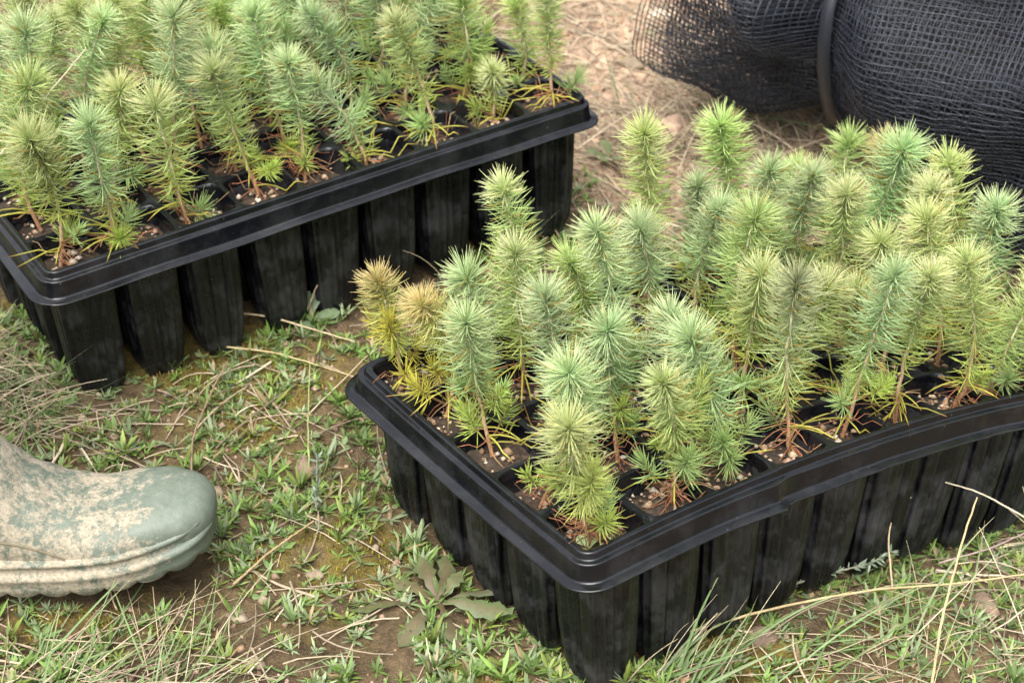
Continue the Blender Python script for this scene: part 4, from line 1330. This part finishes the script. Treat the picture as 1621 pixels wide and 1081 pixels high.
stem_thing("branching_twig", "thin grey-brown branching twig at the right edge beside the near tray", [(.30, 1.04, .005), (.34, 1.05, .02), (.375, 1.055, .045), (.40, 1.06, .06)], .0008, (.30, .22, .19), side=((8, .01, 0, -.03), (14, -.005, 0, .03), (18, .02, 0, -.02)))
stem_thing("hooked_straw", "dry straw with a hooked tip beside the near tray's fifth pot", [(.262, 1.01, .0), (.258, 1.025, .03), (.262, 1.035, .048), (.274, 1.04, .058)], .0008, TAN)
stem_thing("thin_straw", "thin pale straw standing between the trays", [(-.075, 1.35, .0), (-.078, 1.353, .04), (-.080, 1.356, .085)], .0006, PALE)
stem_thing("thin_straw", "thin pale straw leaning left between the trays", [(-.062, 1.345, .0), (-.073, 1.35, .04), (-.088, 1.352, .07)], .0006, TAN)
stem_thing("long_straw", "pale straw leaning diagonally over the far tray's left seedlings", [(-.37, 1.20, .17), (-.345, 1.235, .195), (-.31, 1.28, .225)], .0008, PALE)
stem_thing("long_straw", "straw poking up beside the far tray's fifth pot", [(-.165, 1.255, .0), (-.15, 1.27, .03), (-.135, 1.28, .055)], .0007, TAN)
stem_thing("long_straw", "straw across bare earth beside the netting's left end", [(.115, 1.80, .004), (.145, 1.74, .008), (.165, 1.70, .006)], .0009, PALE)
stem_thing("long_straw", "pale straw lying across bare earth near the top edge", [(.06, 1.83, .004), (.09, 1.84, .005), (.135, 1.82, .006)], .0008, PALE)
stem_thing("brown_stick", "short broken brown stick behind the near tray's right end", [(.325, 1.36, .07), (.335, 1.37, .11), (.345, 1.375, .145)], .0028, (.28, .17, .10), "stick")
stem_thing("reddish_twig", "reddish straw caught on the lower netting", [(.40, 1.585, .10), (.44, 1.565, .112), (.48, 1.55, .118)], .0016, (.36, .20, .13))


# ------------------------------------------------------------------ stones
def stone(label, x, y, r, col, seed, name="stone"):
    rg = np.random.default_rng(seed)
    n, m = 14, 9
    V = []
    off = rg.uniform(0, 50)
    for i in range(m + 1):
        la = -math.pi / 2 + math.pi * i / m
        for j in range(n):
            lo = 2 * math.pi * j / n
            d = np.array([math.cos(la) * math.cos(lo), math.cos(la) * math.sin(lo), math.sin(la)])
            rr = 1 + .34 * float(vnoise(d[0] * 1.6 + off, d[1] * 1.6 + d[2] * 1.3)) + .16 * float(vnoise(d[0] * 5 + off, d[1] * 5 + d[2] * 4))
            V.append(d * rr * r * np.array([1.15, .9, .62]))
    idx = np.arange((m + 1) * n).reshape(m + 1, n); nx = np.roll(idx, -1, 1)
    F = np.stack([idx[:-1], nx[:-1], nx[1:], idx[1:]], -1).reshape(-1, 4)
    V = np.array(V); z = float(gz(np.array([x]), np.array([y]))[0]) - r * .08
    a = rg.uniform(0, 6.28); c, s = math.cos(a), math.sin(a)
    V = np.stack([V[:, 0] * c - V[:, 1] * s, V[:, 0] * s + V[:, 1] * c, V[:, 2]], -1)
    o = add(name, make_mesh(name, V, F, M_STONE, np.repeat(np.array([col]), len(V), 0)), loc=(x, y, z))
    tag(o, label, "stone", "loose stones")


SC = (.22, .17, .115)
stone("pale stone on the bottom moss right of the boot sole", -.182, .957, .0062, (.25, .20, .14), 1)
stone("tan stone behind the boot's toe cap", -.214, 1.082, .0075, (.20, .155, .10), 2)
stone("flat reddish clod in the open ground midway between boot and tray", -.150, 1.108, .0105, (.19, .135, .09), 3)
stone("pale rounded stone at the top edge left of the netting", .155, 1.868, .013, (.52, .42, .30), 4)
stone("large pale clod in front of the netting's left end", .198, 1.640, .024, (.50, .36, .255), 5)
stone("pinkish clod beside the netting, left of the largest clod", .150, 1.630, .018, (.46, .32, .225), 6)
stone("small stone on the earth below the top edge left of the straw", .120, 1.735, .010, SC, 7)
stone("small brown stone just right of the far tray's end", .075, 1.60, .009, (.38, .27, .18), 8)
stone("reddish stone in the grass at the lower right edge", .331, 1.018, .011, (.20, .14, .095), 9)
stone("reddish stone at the bottom edge right of the near tray's corner", .165, .948, .010, (.19, .135, .095), 10)
stone("small tan stone among weeds below the thin twig", -.134, 1.004, .0055, SC, 11)
stone("small tan stone at the bottom edge among the straw", -.165, .915, .006, SC, 12)
